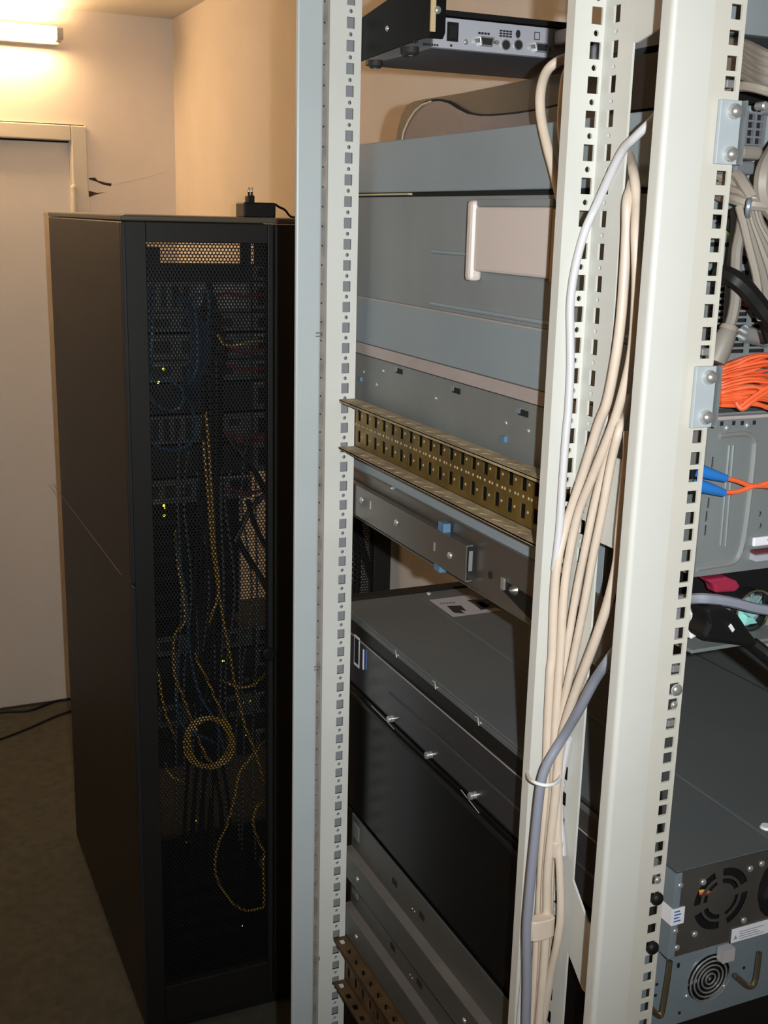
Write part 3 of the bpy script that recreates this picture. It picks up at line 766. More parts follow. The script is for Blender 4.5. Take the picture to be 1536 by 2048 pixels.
def dsub(parent, u, v, y=YK):
    x, z = K2(u, v)
    sh = MB().prism([(x-.0095, y, z+.005), (x+.0095, y, z+.005), (x+.0075, y, z-.005), (x-.0075, y, z-.005)], (0, -.005, 0)).build('port', 'chrome', parent, bevel=.0008)
    MB().prism([(x-.007, y-.0046, z+.0034), (x+.007, y-.0046, z+.0034), (x+.0055, y-.0046, z-.0034), (x-.0055, y-.0046, z-.0034)], (0, -.0006, 0)).build('port_insert', 'ink', sh)
    for s_ in (-1, 1):
        MB().cyl((x+s_*.0125, y, z), (x+s_*.0125, y-.005, z), .0024, 6).build('standoff', 'chrome', sh)
dsub(K, 970, 84); dsub(K, 1080, 96)
for u in (1011, 1036):
    x, z = K2(u, 90)
    pp = MB().lathe((x, YK, z), YN, [(.0058, 0), (.0058, .0012), (.0046, .0012)], 18).build('round_port', 'chrome', K, smooth=True)
    MB().lathe((x, YK-.0013, z), YN, [(.0046, 0), (.0046, .0003)], 18).build('port_insert', 'ink', pp)
ic = MB()                                            # printed symbols over the ports
x, z = K2(1012, 68)
for r_ in range(3):
    for c_ in range(4): ic.box(x-.008+.004*c_, x-.0048+.004*c_, YK-.0004, YK, z-.0033+.0026*r_, z-.0015+.0026*r_)
x, z = K2(1036, 68)
ic.prism([(x+.003*math.cos(t*.785), YK-.0004, z+.0044*math.sin(t*.785)) for t in range(8)], (0, .0004, 0))
x, z = K2(1074, 72)
ic.box(x-.0035, x+.0035, YK-.0004, YK, z-.004, z-.0033); ic.box(x-.0035, x+.0035, YK-.0004, YK, z+.0033, z+.004); ic.box(x-.0035, x-.0028, YK-.0004, YK, z-.004, z+.004); ic.box(x+.0028, x+.0035, YK-.0004, YK, z-.004, z+.004)
x, z = K2(968, 67)
for c_ in range(4): ic.box(x-.007+.0037*c_, x-.0042+.0037*c_, YK-.0004, YK, z-.0011, z+.0011)
for u0, u1, v in ((826, 838, 83), (848, 878, 88), (900, 906, 91)):
    x0, z = K2(u0, v); x1, _ = K2(u1, v)
    n = max(1, int((x1-x0)/.0028))
    for c_ in range(n): ic.box(x0+(x1-x0)*c_/n, x0+(x1-x0)*(c_+.7)/n, YK-.0004, YK, z-.0011, z+.0011)
ic.build('printed_symbols', 'ink', K)['kind'] = 'stuff'
for u, v in ((822, 102), (751, 128)):
    q = P(u, v, 'Z', ZK0-.004)
    ft = MB().lathe((q.x, q.y, ZK0), (0, 0, -1), [(.0085, 0), (.0085, .006), (.006, .0085)], 18).build('foot', 'rubber', K, smooth=True)
    MB().lathe((q.x, q.y, ZK0-.0084), (0, 0, -1), [(.003, 0), (.002, .0006)], 10).build('foot_screw', 'chrome', ft)
# black arm
XA = .561
ar = thing('bracket_arm', (XA, 1.2, 2.07), 'black painted steel bracket arm beside the silver switch box', 'bracket')
pts = [(700, 130), (836, 79), (860, 74), (860, -60), (700, 52)]
q = [P(u, v, 'X', XA) for u, v in pts]
MB().prism(q, (.002, 0, 0)).build('arm_plate', 'blackbr', ar)
y_e, z_e = S(860, 72, XA); 
fe = MB().box(XA, P(890, 30, 'Y', y_e).x, y_e-.002, y_e, z_e+.004, z_e+.08)
fe.prism([(XA, y_e-.002, z_e-.002), (XA+.014, y_e-.002, z_e-.002), (P(890, 30, 'Y', y_e).x, y_e-.002, z_e+.004), (XA, y_e-.002, z_e+.004)], (0, .002, 0))
end = fe.build('arm_flange', 'blackbr', ar)
box('lit_flange_edge', 'handleside', end, XA-.0012, XA+.0045, y_e-.003, y_e-.0012, z_e+.004, z_e+.08)  # warm strip paints the light caught by the black flange edge
screw(ar, P(875, 20, 'Y', y_e-.0022), YN, .0042)
yq, zq = S(775, 57, XA); screw(ar, (XA, yq, zq), XN, .0032)

# ---- grey disk enclosure under the large server
B = thing('disk_enclosure', (.8, 1.0, 1.636), 'grey steel case with side slots directly under the blue-grey server', 'server')
box('body', 'zincB', B, XS, XE, .80, 1.42, 1.636, 1.733, bevel=.001)
box('top_flange', 'ledge', B, XS-.0022, XE, .80, 1.42, 1.7335, 1.7468, bevel=.0006)
box('seam', 'dark', B, XS-.0008, XS, .80, 1.42, 1.7325, 1.7337)
for u, v in ((798, 742), (912, 781), (1046, 826)):
    y, z = S(u, v, XS)
    s_ = MB().box(XS-.0006, XS, y-.010, y+.008, z-.003, z+.003).build('slot', 'dark', B)
    MB().box(XS-.0012, XS, y+.004, y+.012, z-.0012, z+.004).build('slot_tab', 'psublue', s_)
for u, v in ((728, 744), (754, 770), (767, 742), (872, 797), (1012, 846), (1057, 862)):
    y, z = S(u, v, XS); screw(B, (XS, y, z), XN, .0022)
y, z = S(1010, 875, XS); box('clip', 'blue', B, XS-.003, XS, y-.004, y+.004, z-.004, z+.002)
y, z = S(722, 757, XS); box('clip', 'blue', B, XS-.003, XS, y-.004, y+.004, z-.003, z+.002)
# rear end box of the enclosure: embossed plate
YE = .676
rb = MB(); ZB0, ZB1 = P(1398, 1153, 'Y', YE).z, P(1430, 832, 'Y', YE).z
hs = []
for v, u in ((925, 1425), (1006, 1417), (1033, 1413), (1061, 1411)):
    x, z = Rr(u, v, YE); hs.append([(x-.0014, z-.0035), (x, z-.0045), (x+.0014, z-.0035), (x+.0014, z+.0035), (x, z+.0045), (x-.0014, z+.0035)])
for u, v in ((1520, 1028), (1521, 1052)):
    x, z = Rr(u, v, YE); hs.append(circ(x, z, .0022, 8))
rb.perf((0, YE, 0), (1, 0, 0), (0, 0, 1), [(rect(XS-.004, ZB0, XE, ZB1), hs)], .0015)
rb.build('rear_plate', 'zincB', B)
MB().box(XS-.004, XE, YE+.010, .703, ZB0, ZB1).box(XS-.004, XE, .703, .795, ZB0, 1.7465).build('rear_box', 'zincB', B)
box('rear_lip', 'ledge', B, XS-.004, XE, YE-.004, YE, ZB1-.003, ZB1, bevel=.001)
em = smooth_path([P(1440, 872, 'Y', YE), P(1490, 868, 'Y', YE), P(1507, 880, 'Y', YE), P(1508, 900, 'Y', YE), P(1500, 980, 'Y', YE), P(1490, 1060, 'Y', YE), P(1480, 1105, 'Y', YE), P(1465, 1125, 'Y', YE), P(1430, 1132, 'Y', YE), P(1395, 1138, 'Y', YE)], 5)
MB().tube(em, .0022, 8).build('embossed_frame', 'zinc', B, smooth=True)
for (u0, v0), (u1, v1) in (((1458, 890), (1440, 1090)), ((1466, 890), (1450, 1092))):
    MB().tube([P(u0, v0, 'Y', YE), P(u1, v1, 'Y', YE)], .0012, 6).build('embossed_rib', 'zincB', B, smooth=True)
for u, v in ((1443, 847), (1467, 846), (1484, 846), (1508, 845)):
    x, z = Rr(u, v, YE); box('vent_hole', 'dark', B, x-.0013, x+.0013, YE-.0006, YE, z-.0016, z+.0016)
for u, v in ((1454, 856), (1495, 851)):
    x, z = Rr(u, v, YE); screw(B, (x, YE, z), YN, .0026, m='zinc')
x0, z0 = Rr(1502, 1092, YE); x1, z1 = Rr(1560, 1068, YE)
lbl = box('label_plate', 'paper', B, x0, x1, YE-.003, YE, z0, z1, bevel=.001)
x, z = Rr(1533, 1077, YE)
ic = MB(); ic.prism([(x-.002, YE-.0034, z), (x, YE-.0034, z-.002), (x+.002, YE-.0034, z), (x, YE-.0034, z+.002)], (0, .0004, 0)); ic.build('printed_mark', 'inkblue', lbl)
x0, z0 = Rr(1500, 1104, YE); x1, z1 = Rr(1560, 1092, YE)
box('connector', 'maroon', B, x0, x1, YE-.006, YE, z0, z1); box('connector_rim', 'kvm', B, x0, x1, YE-.007, YE, z0-.006, z0-.001)

# ---- one-unit device below with fan, pink latch and power inlet
F = thing('flat_server', (.8, 1.0, 1.5755), 'flat black one-unit server with a pink latch and round fan at its rear', 'server')
ZF0, ZF1 = P(1420, 1302, 'Y', YE).z, ZB0-.0045
box('body', 'srvA', F, XS, XE, .80, 1.42, ZF0, ZF1, bevel=.001)
box('rear_recess', 'black', F, XS, XE, YE+.030, .80, ZF0+.002, ZF1)
box('rear_shelf', 'zincB', F, XS, XE, YE, YE+.030, ZF0, ZF0+.003, bevel=.0006)
box('rear_plate', 'rearC', F, XS, XE, YE+.026, YE+.030, ZF0+.003, P(1440, 1228, 'Y', YE).z)
lp_ = [(1412, 1160), (1455, 1154), (1475, 1162), (1482, 1174), (1472, 1184), (1432, 1187), (1428, 1172)]
MB().prism([P(u, v, 'Y', YE) for u, v in lp_], (0, .012, 0)).build('latch', 'magenta', F, bevel=.002)
fc = P(1507, 1222, 'Y', YE+.018)
def fan(parent, c, R, blade, ring_m, housing=True, nb=7, grill=None):
    fr = MB()
    fr.lathe(c+Vector((0, .012, 0)), YN, [(R*1.05, 0), (R*1.05, .012), (R*.96, .012), (R*.96, .001), (0.001, .001)], 28)
    f_ = fr.build('fan', 'fan', parent, smooth=True)
    bl = MB()
    for k in range(nb):
        t = 2*math.pi*k/nb
        a0 = c+Vector((R*.38*math.cos(t), .008, R*.38*math.sin(t))); a1 = c+Vector((R*.9*math.cos(t+.25), .008, R*.9*math.sin(t+.25)))
        b0 = c+Vector((R*.38*math.cos(t+.55), .003, R*.38*math.sin(t+.55))); b1 = c+Vector((R*.9*math.cos(t+.8), .003, R*.9*math.sin(t+.8)))
        bl.prism([a0, a1, b1, b0], (0, .001, 0))
    bl.build('fan_blades', blade, f_)
    MB().lathe(c+Vector((0, .010, 0)), YN, [(R*.38, 0), (R*.38, .008), (R*.33, .010), (.001, .010)], 20).build('fan_hub', 'fan' if blade != 'fanteal' else 'fanteal', f_, smooth=True)
    return f_
f1 = fan(F, fc, .0165, 'fanteal', 'wire')
MB().tube([fc+Vector((.0180*math.cos(t*.3927), -.001, .0180*math.sin(t*.3927))) for t in range(16)], .0009, 6, True).build('fan_ring', 'wire', f1, smooth=True)
for u, v in ((1395, 1230), (1399, 1255), (1391, 1262)):
    q = P(u, v, 'Y', YE+.004)
    MB().obox(q+Vector((0, .004, 0)), (.0055, 0, .002), (0, .005, 0), (-.001, 0, .0045)).build('white_clip', 'white', F, bevel=.0015)
# black power plug and cord
pl = thing('power_plug', P(1455, 1270, 'Y', YE-.012), 'black angled power plug in the rear of the flat black server', 'plug')
MB().prism([P(u, v, 'Y', YE-.016) for u, v in ((1413, 1218), (1450, 1214), (1480, 1232), (1500, 1262), (1520, 1288), (1505, 1296), (1465, 1290), (1415, 1283), (1407, 1276), (1418, 1250))], (0, .022, 0)).build('plug_body', 'black', pl, bevel=.003)
cable('plug_cord', 'blackcab', [P(1505, 1286, 'Y', YE-.006), P(1530, 1305, 'Y', YE-.012), P(1560, 1330, 'Y', YE-.02), P(1620, 1380, 'Y', YE-.03)], .0052, parent=pl)
cable('plug_cord', 'blackcab', [P(1490, 1284, 'Y', YE-.002), P(1530, 1316, 'Y', YE-.006), P(1600, 1380, 'Y', YE-.02)], .0042, parent=pl)
q = P(1463, 1256, 'Y', YE-.0175); MB().obox(q, (.002, 0, -.0025), (0, .0006, 0), (.001, 0, .001)).build('plug_mark', 'white', pl)
tag(cable('grey_cable', 'greyc', [P(1350, 1200, 'Y', .70), P(1396, 1197, 'Y', YE-.004), P(1430, 1199, 'Y', YE-.008), P(1470, 1206, 'Y', YE-.008), P(1510, 1216, 'Y', YE-.008), P(1560, 1224, 'Y', YE-.008)], .0042), 'grey cable crossing the small teal fan at the rear', 'cable')

# ---- telescopic slide rail left empty
R1 = thing('slide_rail', (XS, 1.1, 1.52), 'steel telescopic slide rail with blue tabs, empty between two servers', 'rail')
zo0, zo1 = 1.520, 1.5845
mb = MB()
mb.box(XS-.001, XS+.0005, .765, 1.40, zo0, zo1); mb.box(XS-.004, XS-.001, .765, 1.40, zo1-.0015, zo1); mb.box(XS-.004, XS-.001, .765, 1.40, zo0, zo0+.0015)
mb.build('outer_member', 'steel', R1, bevel=.0004)
XI = .5625
yi, zi = S(933, 1092, XI); yi2, zi0 = S(919, 1158, XI)
z_t, z_b = zi, zi0
mb = MB()
mb.box(XI, XI+.0016, yi, 1.40, z_b, z_t); mb.box(XI+.0016, XS-.004, yi, 1.40, z_t-.0015, z_t); mb.box(XI+.0016, XS-.004, yi, 1.40, z_b, z_b+.0015)
inn = mb.build('inner_member', 'steel', R1, bevel=.0004)
box('end_stop', 'chrome', inn, XI+.003, XS-.005, yi-.0008, yi, z_b+.012, z_t-.006)
for u, v in ((724, 1000), (793, 1045), (900, 1111)):
    y, z = S(u, v, XI); screw(inn, (XI, y, z), XN, .0042)
for u, v in ((742, 1010), (869, 1093)):
    y, z = S(u, v, XI); box('slot', 'chrome', inn, XI-.0008, XI, y-.0016, y+.0016, z-.005, z+.005)
y, z = S(880, 1056, XI); box('release_tab', 'blue', R1, XI+.001, XI+.010, y-.007, y+.008, z-.006, z+.006, bevel=.001)
y, z = S(872, 1133, XI); box('release_tab', 'blue', R1, XI+.001, XI+.010, y-.007, y+.008, z-.006, z+.005, bevel=.001)
y, z = S(981, 1150, XS-.001); MB().lathe((XS-.001, y, z), XN, [(.0042, 0), (.0042, .0006)], 14).build('rail_hole', 'dark', R1)
sidepoly([(1006, 1160), (1085, 1208), (1083, 1262), (1006, 1182)], XS-.0016, .0005).build('rail_window', 'black', R1)
y, z = S(1008, 1167, XS-.0016); box('latch_pin', 'chrome', R1, XS-.004, XS-.0016, y-.003, y+.003, z-.006, z+.006)
y, z = S(1030, 1180, XS-.0016); MB().lathe((XS-.0016, y, z), XN, [(.006, 0), (.004, .004), (.001, .007)], 10).build('latch_spring', 'steel', R1, smooth=True)
y, z = S(787, 995, XS-.004); MB().lathe((XS-.005, y, 1.5845), (0, 0, 1), [(.003, 0), (.002, .002)], 10).build('rivet', 'chrome', R1, smooth=True)

# ---- dark grey server with label on the lid
C = thing('lidded_server', (.8, 1.05, 1.284), 'dark grey rack server with white label on its lid and fans behind', 'server')
YC0, YC1, ZC0, ZC1 = .6686, 1.428, 1.2835, 1.3835
LL = P(940, 1265, 'Z', ZC1).x
MB().box(XS+.001, XE, .75, YC1, ZC0, ZC1-.003).box(XS+.001, XE, YC0+.014, .75, 1.305, ZC1-.003).build('body', 'srvClip', C)
li = MB().box(XS, LL-.0008, YC0+.004, YC1-.022, ZC1-.003, ZC1); li.box(LL+.0008, XE, YC0+.004, YC1-.022, ZC1-.003, ZC1)
lid = li.build('lid', 'srvC', C, bevel=.001)
box('front_lip', 'srvClip', C, XS, XE, YC1-.020, YC1, ZC1-.008, ZC1+.0025, bevel=.001)
box('lid_edge', 'srvC', C, XS-.0005, XS+.003, YC0+.02, YC1, ZC1-.010, ZC1-.0035, bevel=.0008)
sd = MB().box(XS-.001, XS+.001, YC0+.02, YC1, ZC0+.004, ZC1-.028).build('side_panel', 'srvCside', C, bevel=.0005)
y, z = S(780, 1385); MB().tube([(XS-.001, y, z), (XS-.001, YC0+.06, z)], .0016, 8).build('side_rib', 'srvCside', sd, smooth=True)
box('side_seam', 'ledge', C, XS-.0018, XS-.0008, YC0+.02, YC1-.03, ZC1-.0295, ZC1-.0285)
for u, v in ((792, 1306), (870, 1369), (956, 1441)):
    y, z = S(u, v, XS-.001)
    MB().tube([(XS-.001, y+.006, z+.002), (XS-.002, y-.001, z+.004), (XS-.002, y-.004, z-.004)], .0009, 6).build('hook', 'chrome', C)
    y2, z2 = S(u+10, v, XS); screw(C, (XS-.0006, y-.006, ZC1-.006), XN, .0014)
for u, v in ((787, 1437), (863, 1509), (951, 1590)):
    y, z = S(u, v, XS-.001)
    MB().lathe((XS-.0005, y, z), XN, [(.0042, 0), (.0042, .003), (.0026, .003), (.0026, .006), (.0046, .006), (.004, .0085)], 14).build('mounting_stud', 'chrome', C, smooth=True)
y0, z0 = S(709, 1268, XS-.0012); y1, z1 = S(718, 1337, XS-.0012)
st = MB(); st.box(XS-.0014, XS-.001, y1, y0, z1, z0)
stk = st.build('serial_sticker', 'paper', C)
box('sticker_field', 'ink', stk, XS-.0016, XS-.0014, y1+.002, y0-.002, z1+.004, z0-.004)
for uu in (727, 733):
    ya, za = S(uu, 1299, XS-.0012); yb, zb = S(uu+.5, 1340, XS-.0012)
    box('sticker_stripe', 'inkblue' if uu > 730 else 'paper', stk, XS-.0014, XS-.001, ya-.0018, ya+.0018, zb, za)
sq = [P(u, v, 'Z', ZC1+.0003) for u, v in ((858, 1200), (940, 1190), (1002, 1221), (906, 1234))]
lab = MB().prism(sq, (0, 0, .0002)).build('lid_label', 'labelgrey', C)
def on_label(uvs): return MB().prism([P(u, v, 'Z', ZC1+.0006) for u, v in uvs], (0, 0, .0001))
on_label([(894, 1212), (922, 1211), (933, 1222), (920, 1220), (930, 1227), (912, 1226), (906, 1224)]).build('label_print', 'ink', lab)
on_label([(934, 1200), (984, 1198), (1004, 1212), (962, 1220), (950, 1210)]).build('label_print', 'ink', lab)
on_label([(952, 1204), (966, 1203), (975, 1210), (985, 1207), (972, 1216), (963, 1214)]).build('label_print', 'labelgrey', lab)
mb = MB()
for k in range(5):
    mb.prism([P(879+6.5*k+dx, 1206-.5*k+dy, 'Z', ZC1+.0006) for dx, dy in ((0, 0), (4, 0), (6, 2.5), (2, 2.5))], (0, 0, .0001))
mb.build('label_print', 'srvC', lab)
q = P(863, 1191, 'Z', ZC1); screw(C, (q.x, YC1-.030, ZC1), (0, 0, 1), .004)
q = P(1533, 1655, 'Z', ZC1); MB().lathe((q.x, q.y, ZC1), (0, 0, 1), [(.006, 0), (.005, .002)], 14).build('lid_screw', 'white', C, smooth=True)
q0 = P(1345, 1322, 'Z', ZC1)
MB().tube([P(1385, 1305, 'Z', ZC1+.0002), P(1560, 1395, 'Z', ZC1+.0002)], .0006, 5).build('lid_seam', 'srvClip', lid)
# rear power supply with fans
def psu_module(x0, x1):
    m = MB()
    hs = []
    W_ = x1-x0
    cx_, cz_ = .0505, (1.3500-1.3057)
    R = .0290
    # annular fan opening in three segments around a spoked guard
    ring = []
    for k in range(4):
        t0 = math.radians(20+90*k); t1 = math.radians(20+90*k+72)
        o_ = [(cx_+R*math.cos(t0+(t1-t0)*i/6), cz_+R*math.sin(t0+(t1-t0)*i/6)) for i in range(7)]
        i_ = [(cx_+R*.74*math.cos(t1-(t1-t0)*i/6), cz_+R*.74*math.sin(t1-(t1-t0)*i/6)) for i in range(7)]
        hs.append(o_+i_)
        o2 = [(cx_+R*.66*math.cos(t0+(t1-t0)*i/6), cz_+R*.66*math.sin(t0+(t1-t0)*i/6)) for i in range(7)]
        i2 = [(cx_+R*.50*math.cos(t1-(t1-t0)*i/6), cz_+R*.50*math.sin(t1-(t1-t0)*i/6)) for i in range(7)]
        hs.append(o2+i2)
    h_ = 1.3855-1.3057
    hs.append(circ(.112, h_*.52, .022, 14, .030)) if W_ > .15 else None
    m.perf((x0, YC0, 1.3057), (1, 0, 0), (0, 0, 1), [(rect(0, 0, W_, h_), hs)], .0012)
    m.box(x0, x0+.0012, YC0+.0012, YC0+.20, 1.3057, 1.3855)
    return m
pm = psu_module(XS, XS+.21).build('power_module', 'psu', C)
box('module_side', 'psublue', pm, XS-.0006, XS, YC0+.0003, YC0+.06, 1.3057, 1.3855)
box('module_corner', 'psublue', pm, XS-.0006, XS+.006, YC0-.0008, YC0, 1.3057, 1.3855, bevel=.0005)
box('module_inside', 'fan', pm, XS+.003, XS+.205, YC0+.012, YC0+.014, 1.309, 1.383)
for k, m_ in enumerate(('yellow', 'red', 'black')):
    cable('fan_wire', m_, [P(1398, 1783+4*k, 'Y', YC0+.008), P(1412, 1782+5*k, 'Y', YC0+.006), P(1424, 1788+4*k, 'Y', YC0+.009)], .0014, parent=pm)
for u, v in ((1360, 1771), (1406, 1764), (1350, 1862), (1389, 1868), (1353, 1895), (1500, 1737), (1523, 1727), (1487, 1840)):
    q = P(u, v, 'Y', YC0); screw(pm, (q.x, YC0-.0003, q.z), YN, .0030)
box('rear_side', 'srvClip', C, XS+.21, XE, YC0+.01, YC0+.02, ZC0, ZC1-.004)
# stickers on the module
zb0, zb1 = P(1345, 1850, 'Y', YC0).z, P(1345, 1818, 'Y', YC0).z
a = P(1370, 1815, 'Y', YC0-.001); x1_ = a.x
s1 = MB().box(XS-.0009, x1_, YC0-.0011, YC0-.0003, zb0, zb1); s1.box(XS-.0011, XS-.0004, YC0-.0003, YC0+.014, zb0, zb1)
s1 = s1.build('wrap_sticker', 'paper', pm)
mb = MB()
for k in range(4): mb.box(XS+.001, XS+.001+.007-.0015*(k % 2), YC0-.0013, YC0-.0011, zb0+.003+.003*k, zb0+.0042+.003*k)
mb.build('printed_lines', 'inkblue', s1)
x0_, z0_ = Rr(1462, 1886, YC0-.001); x1_, z1_ = Rr(1570, 1857, YC0-.001)
z0_ = P(1464, 1884, 'Y', YC0).z; z1_ = P(1464, 1858, 'Y', YC0).z
s2 = box('warning_sticker', 'paper', pm, x0_, x0_+.07, YC0-.0012, YC0-.0004, z0_, z1_)
mb = MB()
for k in range(4): mb.box(x0_+.008, x0_+.035-.004*(k % 3), YC0-.0014, YC0-.0012, z0_+.0022+.0022*k, z0_+.0028+.0022*k)
mb.prism([(x0_+.002, YC0-.0014, z0_+.003), (x0_+.006, YC0-.0014, z0_+.003), (x0_+.004, YC0-.0014, z0_+.007)], (0, .0002, 0))
mb.build('printed_lines', 'greyc', s2)

# ---- black server below with blue-grey rear
Dk = thing('black_server', (.8, 1.05, 1.098), 'glossy black server below the dark grey one in the rack', 'server')
box('body', 'blackgloss', Dk, XS+.001, XE, .74, 1.42, 1.099, 1.279, bevel=.0015)
box('side_rail', 'srvClip', Dk, XS-.002, XS+.001, .80, 1.42, 1.266, 1.272, bevel=.0006)
y0, z0 = S(735, 1408); y1, z1 = S(790, 1450)
for (ua, va, ub, vb) in ((744, 1412, 788, 1458), (922, 1580, 958, 1626)):
    MB().tube([P(ua, va, 'X', XS), P(ub, vb, 'X', XS)], .0005, 5).build('edge_trim', 'ledge', Dk)
YD = .690; ZD0, ZD1 = P(1440, 2020, 'Y', YD).z, 1.302
dp = MB()
fcx, fcz = Rr(1418, 1955, YD)
dp.perf((0, YD, 0), (1, 0, 0), (0, 0, 1), [(rect(XS-.008, ZD0, XE, ZD1), [circ(fcx, fcz, .0235, 20)])], .0015)
dpl = dp.build('rear_plate', 'psublue', Dk)
box('rear_box', 'black', Dk, XS-.006, XE, YD+.016, .74, ZD0, 1.279)
ff = fan(Dk, Vector((fcx, YD+.003, fcz)), .022, 'fan', 'wire')
for k in range(5):
    R_ = .022-.0042*k
    MB().tube([(fcx+R_*math.cos(t*.2618), YD-.002, fcz+R_*math.sin(t*.2618)) for t in range(24)], .0008, 6, True).build('guard_ring', 'chrome', ff, smooth=True)
for u, v in ((1448, 1972), (1373, 1992), (1458, 1898)):
    x, z = Rr(u, v, YD); screw(Dk, (x, YD-.0005, z), YN, .0028)
for u, v in ((1356, 1932), (1356, 1928), (1313, 1968), (1310, 1990), (1487, 1935), (1358, 2025)):
    x, z = Rr(u, v, YD); MB().lathe((x, YD-.0004, z), YN, [(.0016, 0), (.0016, .0004)], 8).build('plate_hole', 'dark', Dk)
def bail(uvs, name='pull_handle'):
    pts = [P(u, v, 'Y', YD-.012) for u, v in uvs]
    return MB().tube(smooth_path(pts, 5), .0024, 8).build(name, 'wire', Dk, smooth=True)
bail([(1340, 1922), (1336, 1955), (1328, 2005), (1322, 2030), (1314, 2028), (1298, 2012)])
bail([(1519, 1905), (1514, 1945), (1508, 1968), (1496, 1972), (1470, 1950)])
box('plug_block', 'labelgrey', Dk, *[Rr(1428, 1935, YD)[0], Rr(1450, 1935, YD)[0], YD-.010, YD-.002, P(1440, 1912, 'Y', YD).z, P(1440, 1888, 'Y', YD).z])
box('rear_tray', 'srvClip', Dk, XS-.008, XE, YD+.002, .74, 1.10, ZD0)

# ---- two dull slide rails at the bottom
def low_rail(zt, zs, zb, lab, dep):
    t = thing('shelf_rail', (XS, 1.1, zb), lab, 'rail', 'dull grey rails under the black server')
    box('web', 'railgrey', t, XS-.001, XS+.0015, .78, 1.345, zs, zt, bevel=.0004)
    box('shelf', 'railledge', t, XS-dep, XS+.001, .78, 1.345, zs-.0015, zs, bevel=.0004)
    box('skirt', 'railgrey', t, XS-dep, XS-dep+.0015, .78, 1.345, zb, zs-.0015, bevel=.0004)
    sm = [(810, .45), (790, .55)]
    for y_ in (1.29, .98): screw(t, (XS-dep, y_, zb+(zs-zb)*.5), XN, .0035)
    for y_ in (1.12, 1.20, .90): 
        MB().box(XS-.0016, XS-.001, y_-.007, y_+.007, (zs+zt)/2-.004, (zs+zt)/2+.004).build('slot', 'dark', t)
    for y_ in (1.14, 1.147): screw(t, (XS-.001, y_, (zs+zt)/2-.006), XN, .0014)
    box('end_tab', 'zincB', t, XS-.002, XS-.001, 1.318, 1.338, zs+.018, zs+.04)
    return t
low_rail(1.0935, 1.044, 1.005, 'upper of two dull grey shelf rails below the black server', .014)
low_rail(.992, .955, .915, 'lower of two dull grey shelf rails below the black server', .014)
# dark blank servers further inside, so the space behind the rails is filled
bs = thing('blank_server', (.8, 1.05, .70), 'dark server resting on the lower dull grey shelf rails', 'server')
box('body', 'blackgloss', bs, XS+.003, XE, .74, 1.40, .70, 1.09, bevel=.0015)
mb = MB()
for r_ in range(6):
    for c_ in range(10):
        yy = .93-.009*c_; zz = 1.075-.008*r_
        mb.box(XS+.0022, XS+.003, yy-.002, yy+.002, zz-.0024, zz+.0024)
mb.build('side_vents', 'railgrey', bs)

# ---- yellow zinc mounting channels
def channel(zt, zb, xw, xf, y0, y1, lab, web_m, fl_m, near):
    t = thing('mounting_channel', (xw, (y0+y1)/2, zb), lab, 'rail')
    h = zt-zb; w_ = MB(); cells = []
    n = int((y1-y0)/.025)
    for i in range(n):
        a = i*.025; b = a+.025 if i < n-1 else (y1-y0)
        hs = [rect(a+.007, h*.56, a+.0165, h*.80), rect(a+.007, h*.12, a+.0165, h*.36)]
        cells.append((rect(a, .001, b, h-.001), hs))
    w_.perf((xw, y1, zb), (0, -1, 0), (0, 0, 1), cells, .0016)
    wo = w_.build('channel_web', web_m, t)
    bd = MB()
    for i in range(n):
        yy = y1-(i*.025+.008)
    box('dark_backing', 'black', t, xw+.005, xw+.0105, y0, y1, zb+.004, zt-.004)  # black strip added behind the web to darken its square holes
    for i in range(n):
        for zz, offs in ((.90, (.002, .0115, .0215)), (.47, (.002, .0115, .0215)), (.69, (.0215,)), (.25, (.0215,))):
            for o_ in offs:
                bd.lathe((xw, y1-(i*.025+o_), zb+h*zz), XN, [(.0017, 0), (.0012, .0007), (.0004, .0008)], 6)
    bd.build('punched_lips', fl_m, wo)['kind'] = 'stuff'
    for z_, up in ((zt, 1), (zb, -1)):
        f_ = MB(); cells = []
        for i in range(n):
            a = i*.025; b = a+.025 if i < n-1 else (y1-y0)
            wd = xw-xf
            cells.append((rect(a, 0, b, wd), [[(a+.006, wd*.25), (a+.0155, wd*.47), (a+.017, wd*.62), (a+.0075, wd*.40)]] if near else [rect(a+.006, wd*.28, a+.017, wd*.68)]))
        f_.perf((xf, y1, z_), (0, -1, 0), (1, 0, 0), cells, .0016)
        f_.box(xf, xf+.0012, y0, y1, z_-.004, z_-.0005) if up == 1 else f_.box(xf, xf+.0012, y0, y1, z_-.0025, z_+.0005)
        f_.build('flange', fl_m, t)
    return t
xw = .5612
zg1 = P(712, 797, 'X', xw).z; zg0 = P(708, 891, 'X', xw).z
xf = P(681, 780, 'Y', 1.325).x
channel(zg1, zg0, xw, xf, .818, 1.3285, 'gold zinc-plated perforated channel across the middle of the rack', 'gold', 'golddust', True)
zg1 = P(697, 1878, 'X', xw).z; zg0 = P(695, 1965, 'X', xw).z
channel(zg1, zg0, xw, P(669, 1872, 'Y', 1.325).x, .818, 1.3285, 'tarnished perforated channel at the bottom left of the rack', 'rustgold', 'rustgold', False)

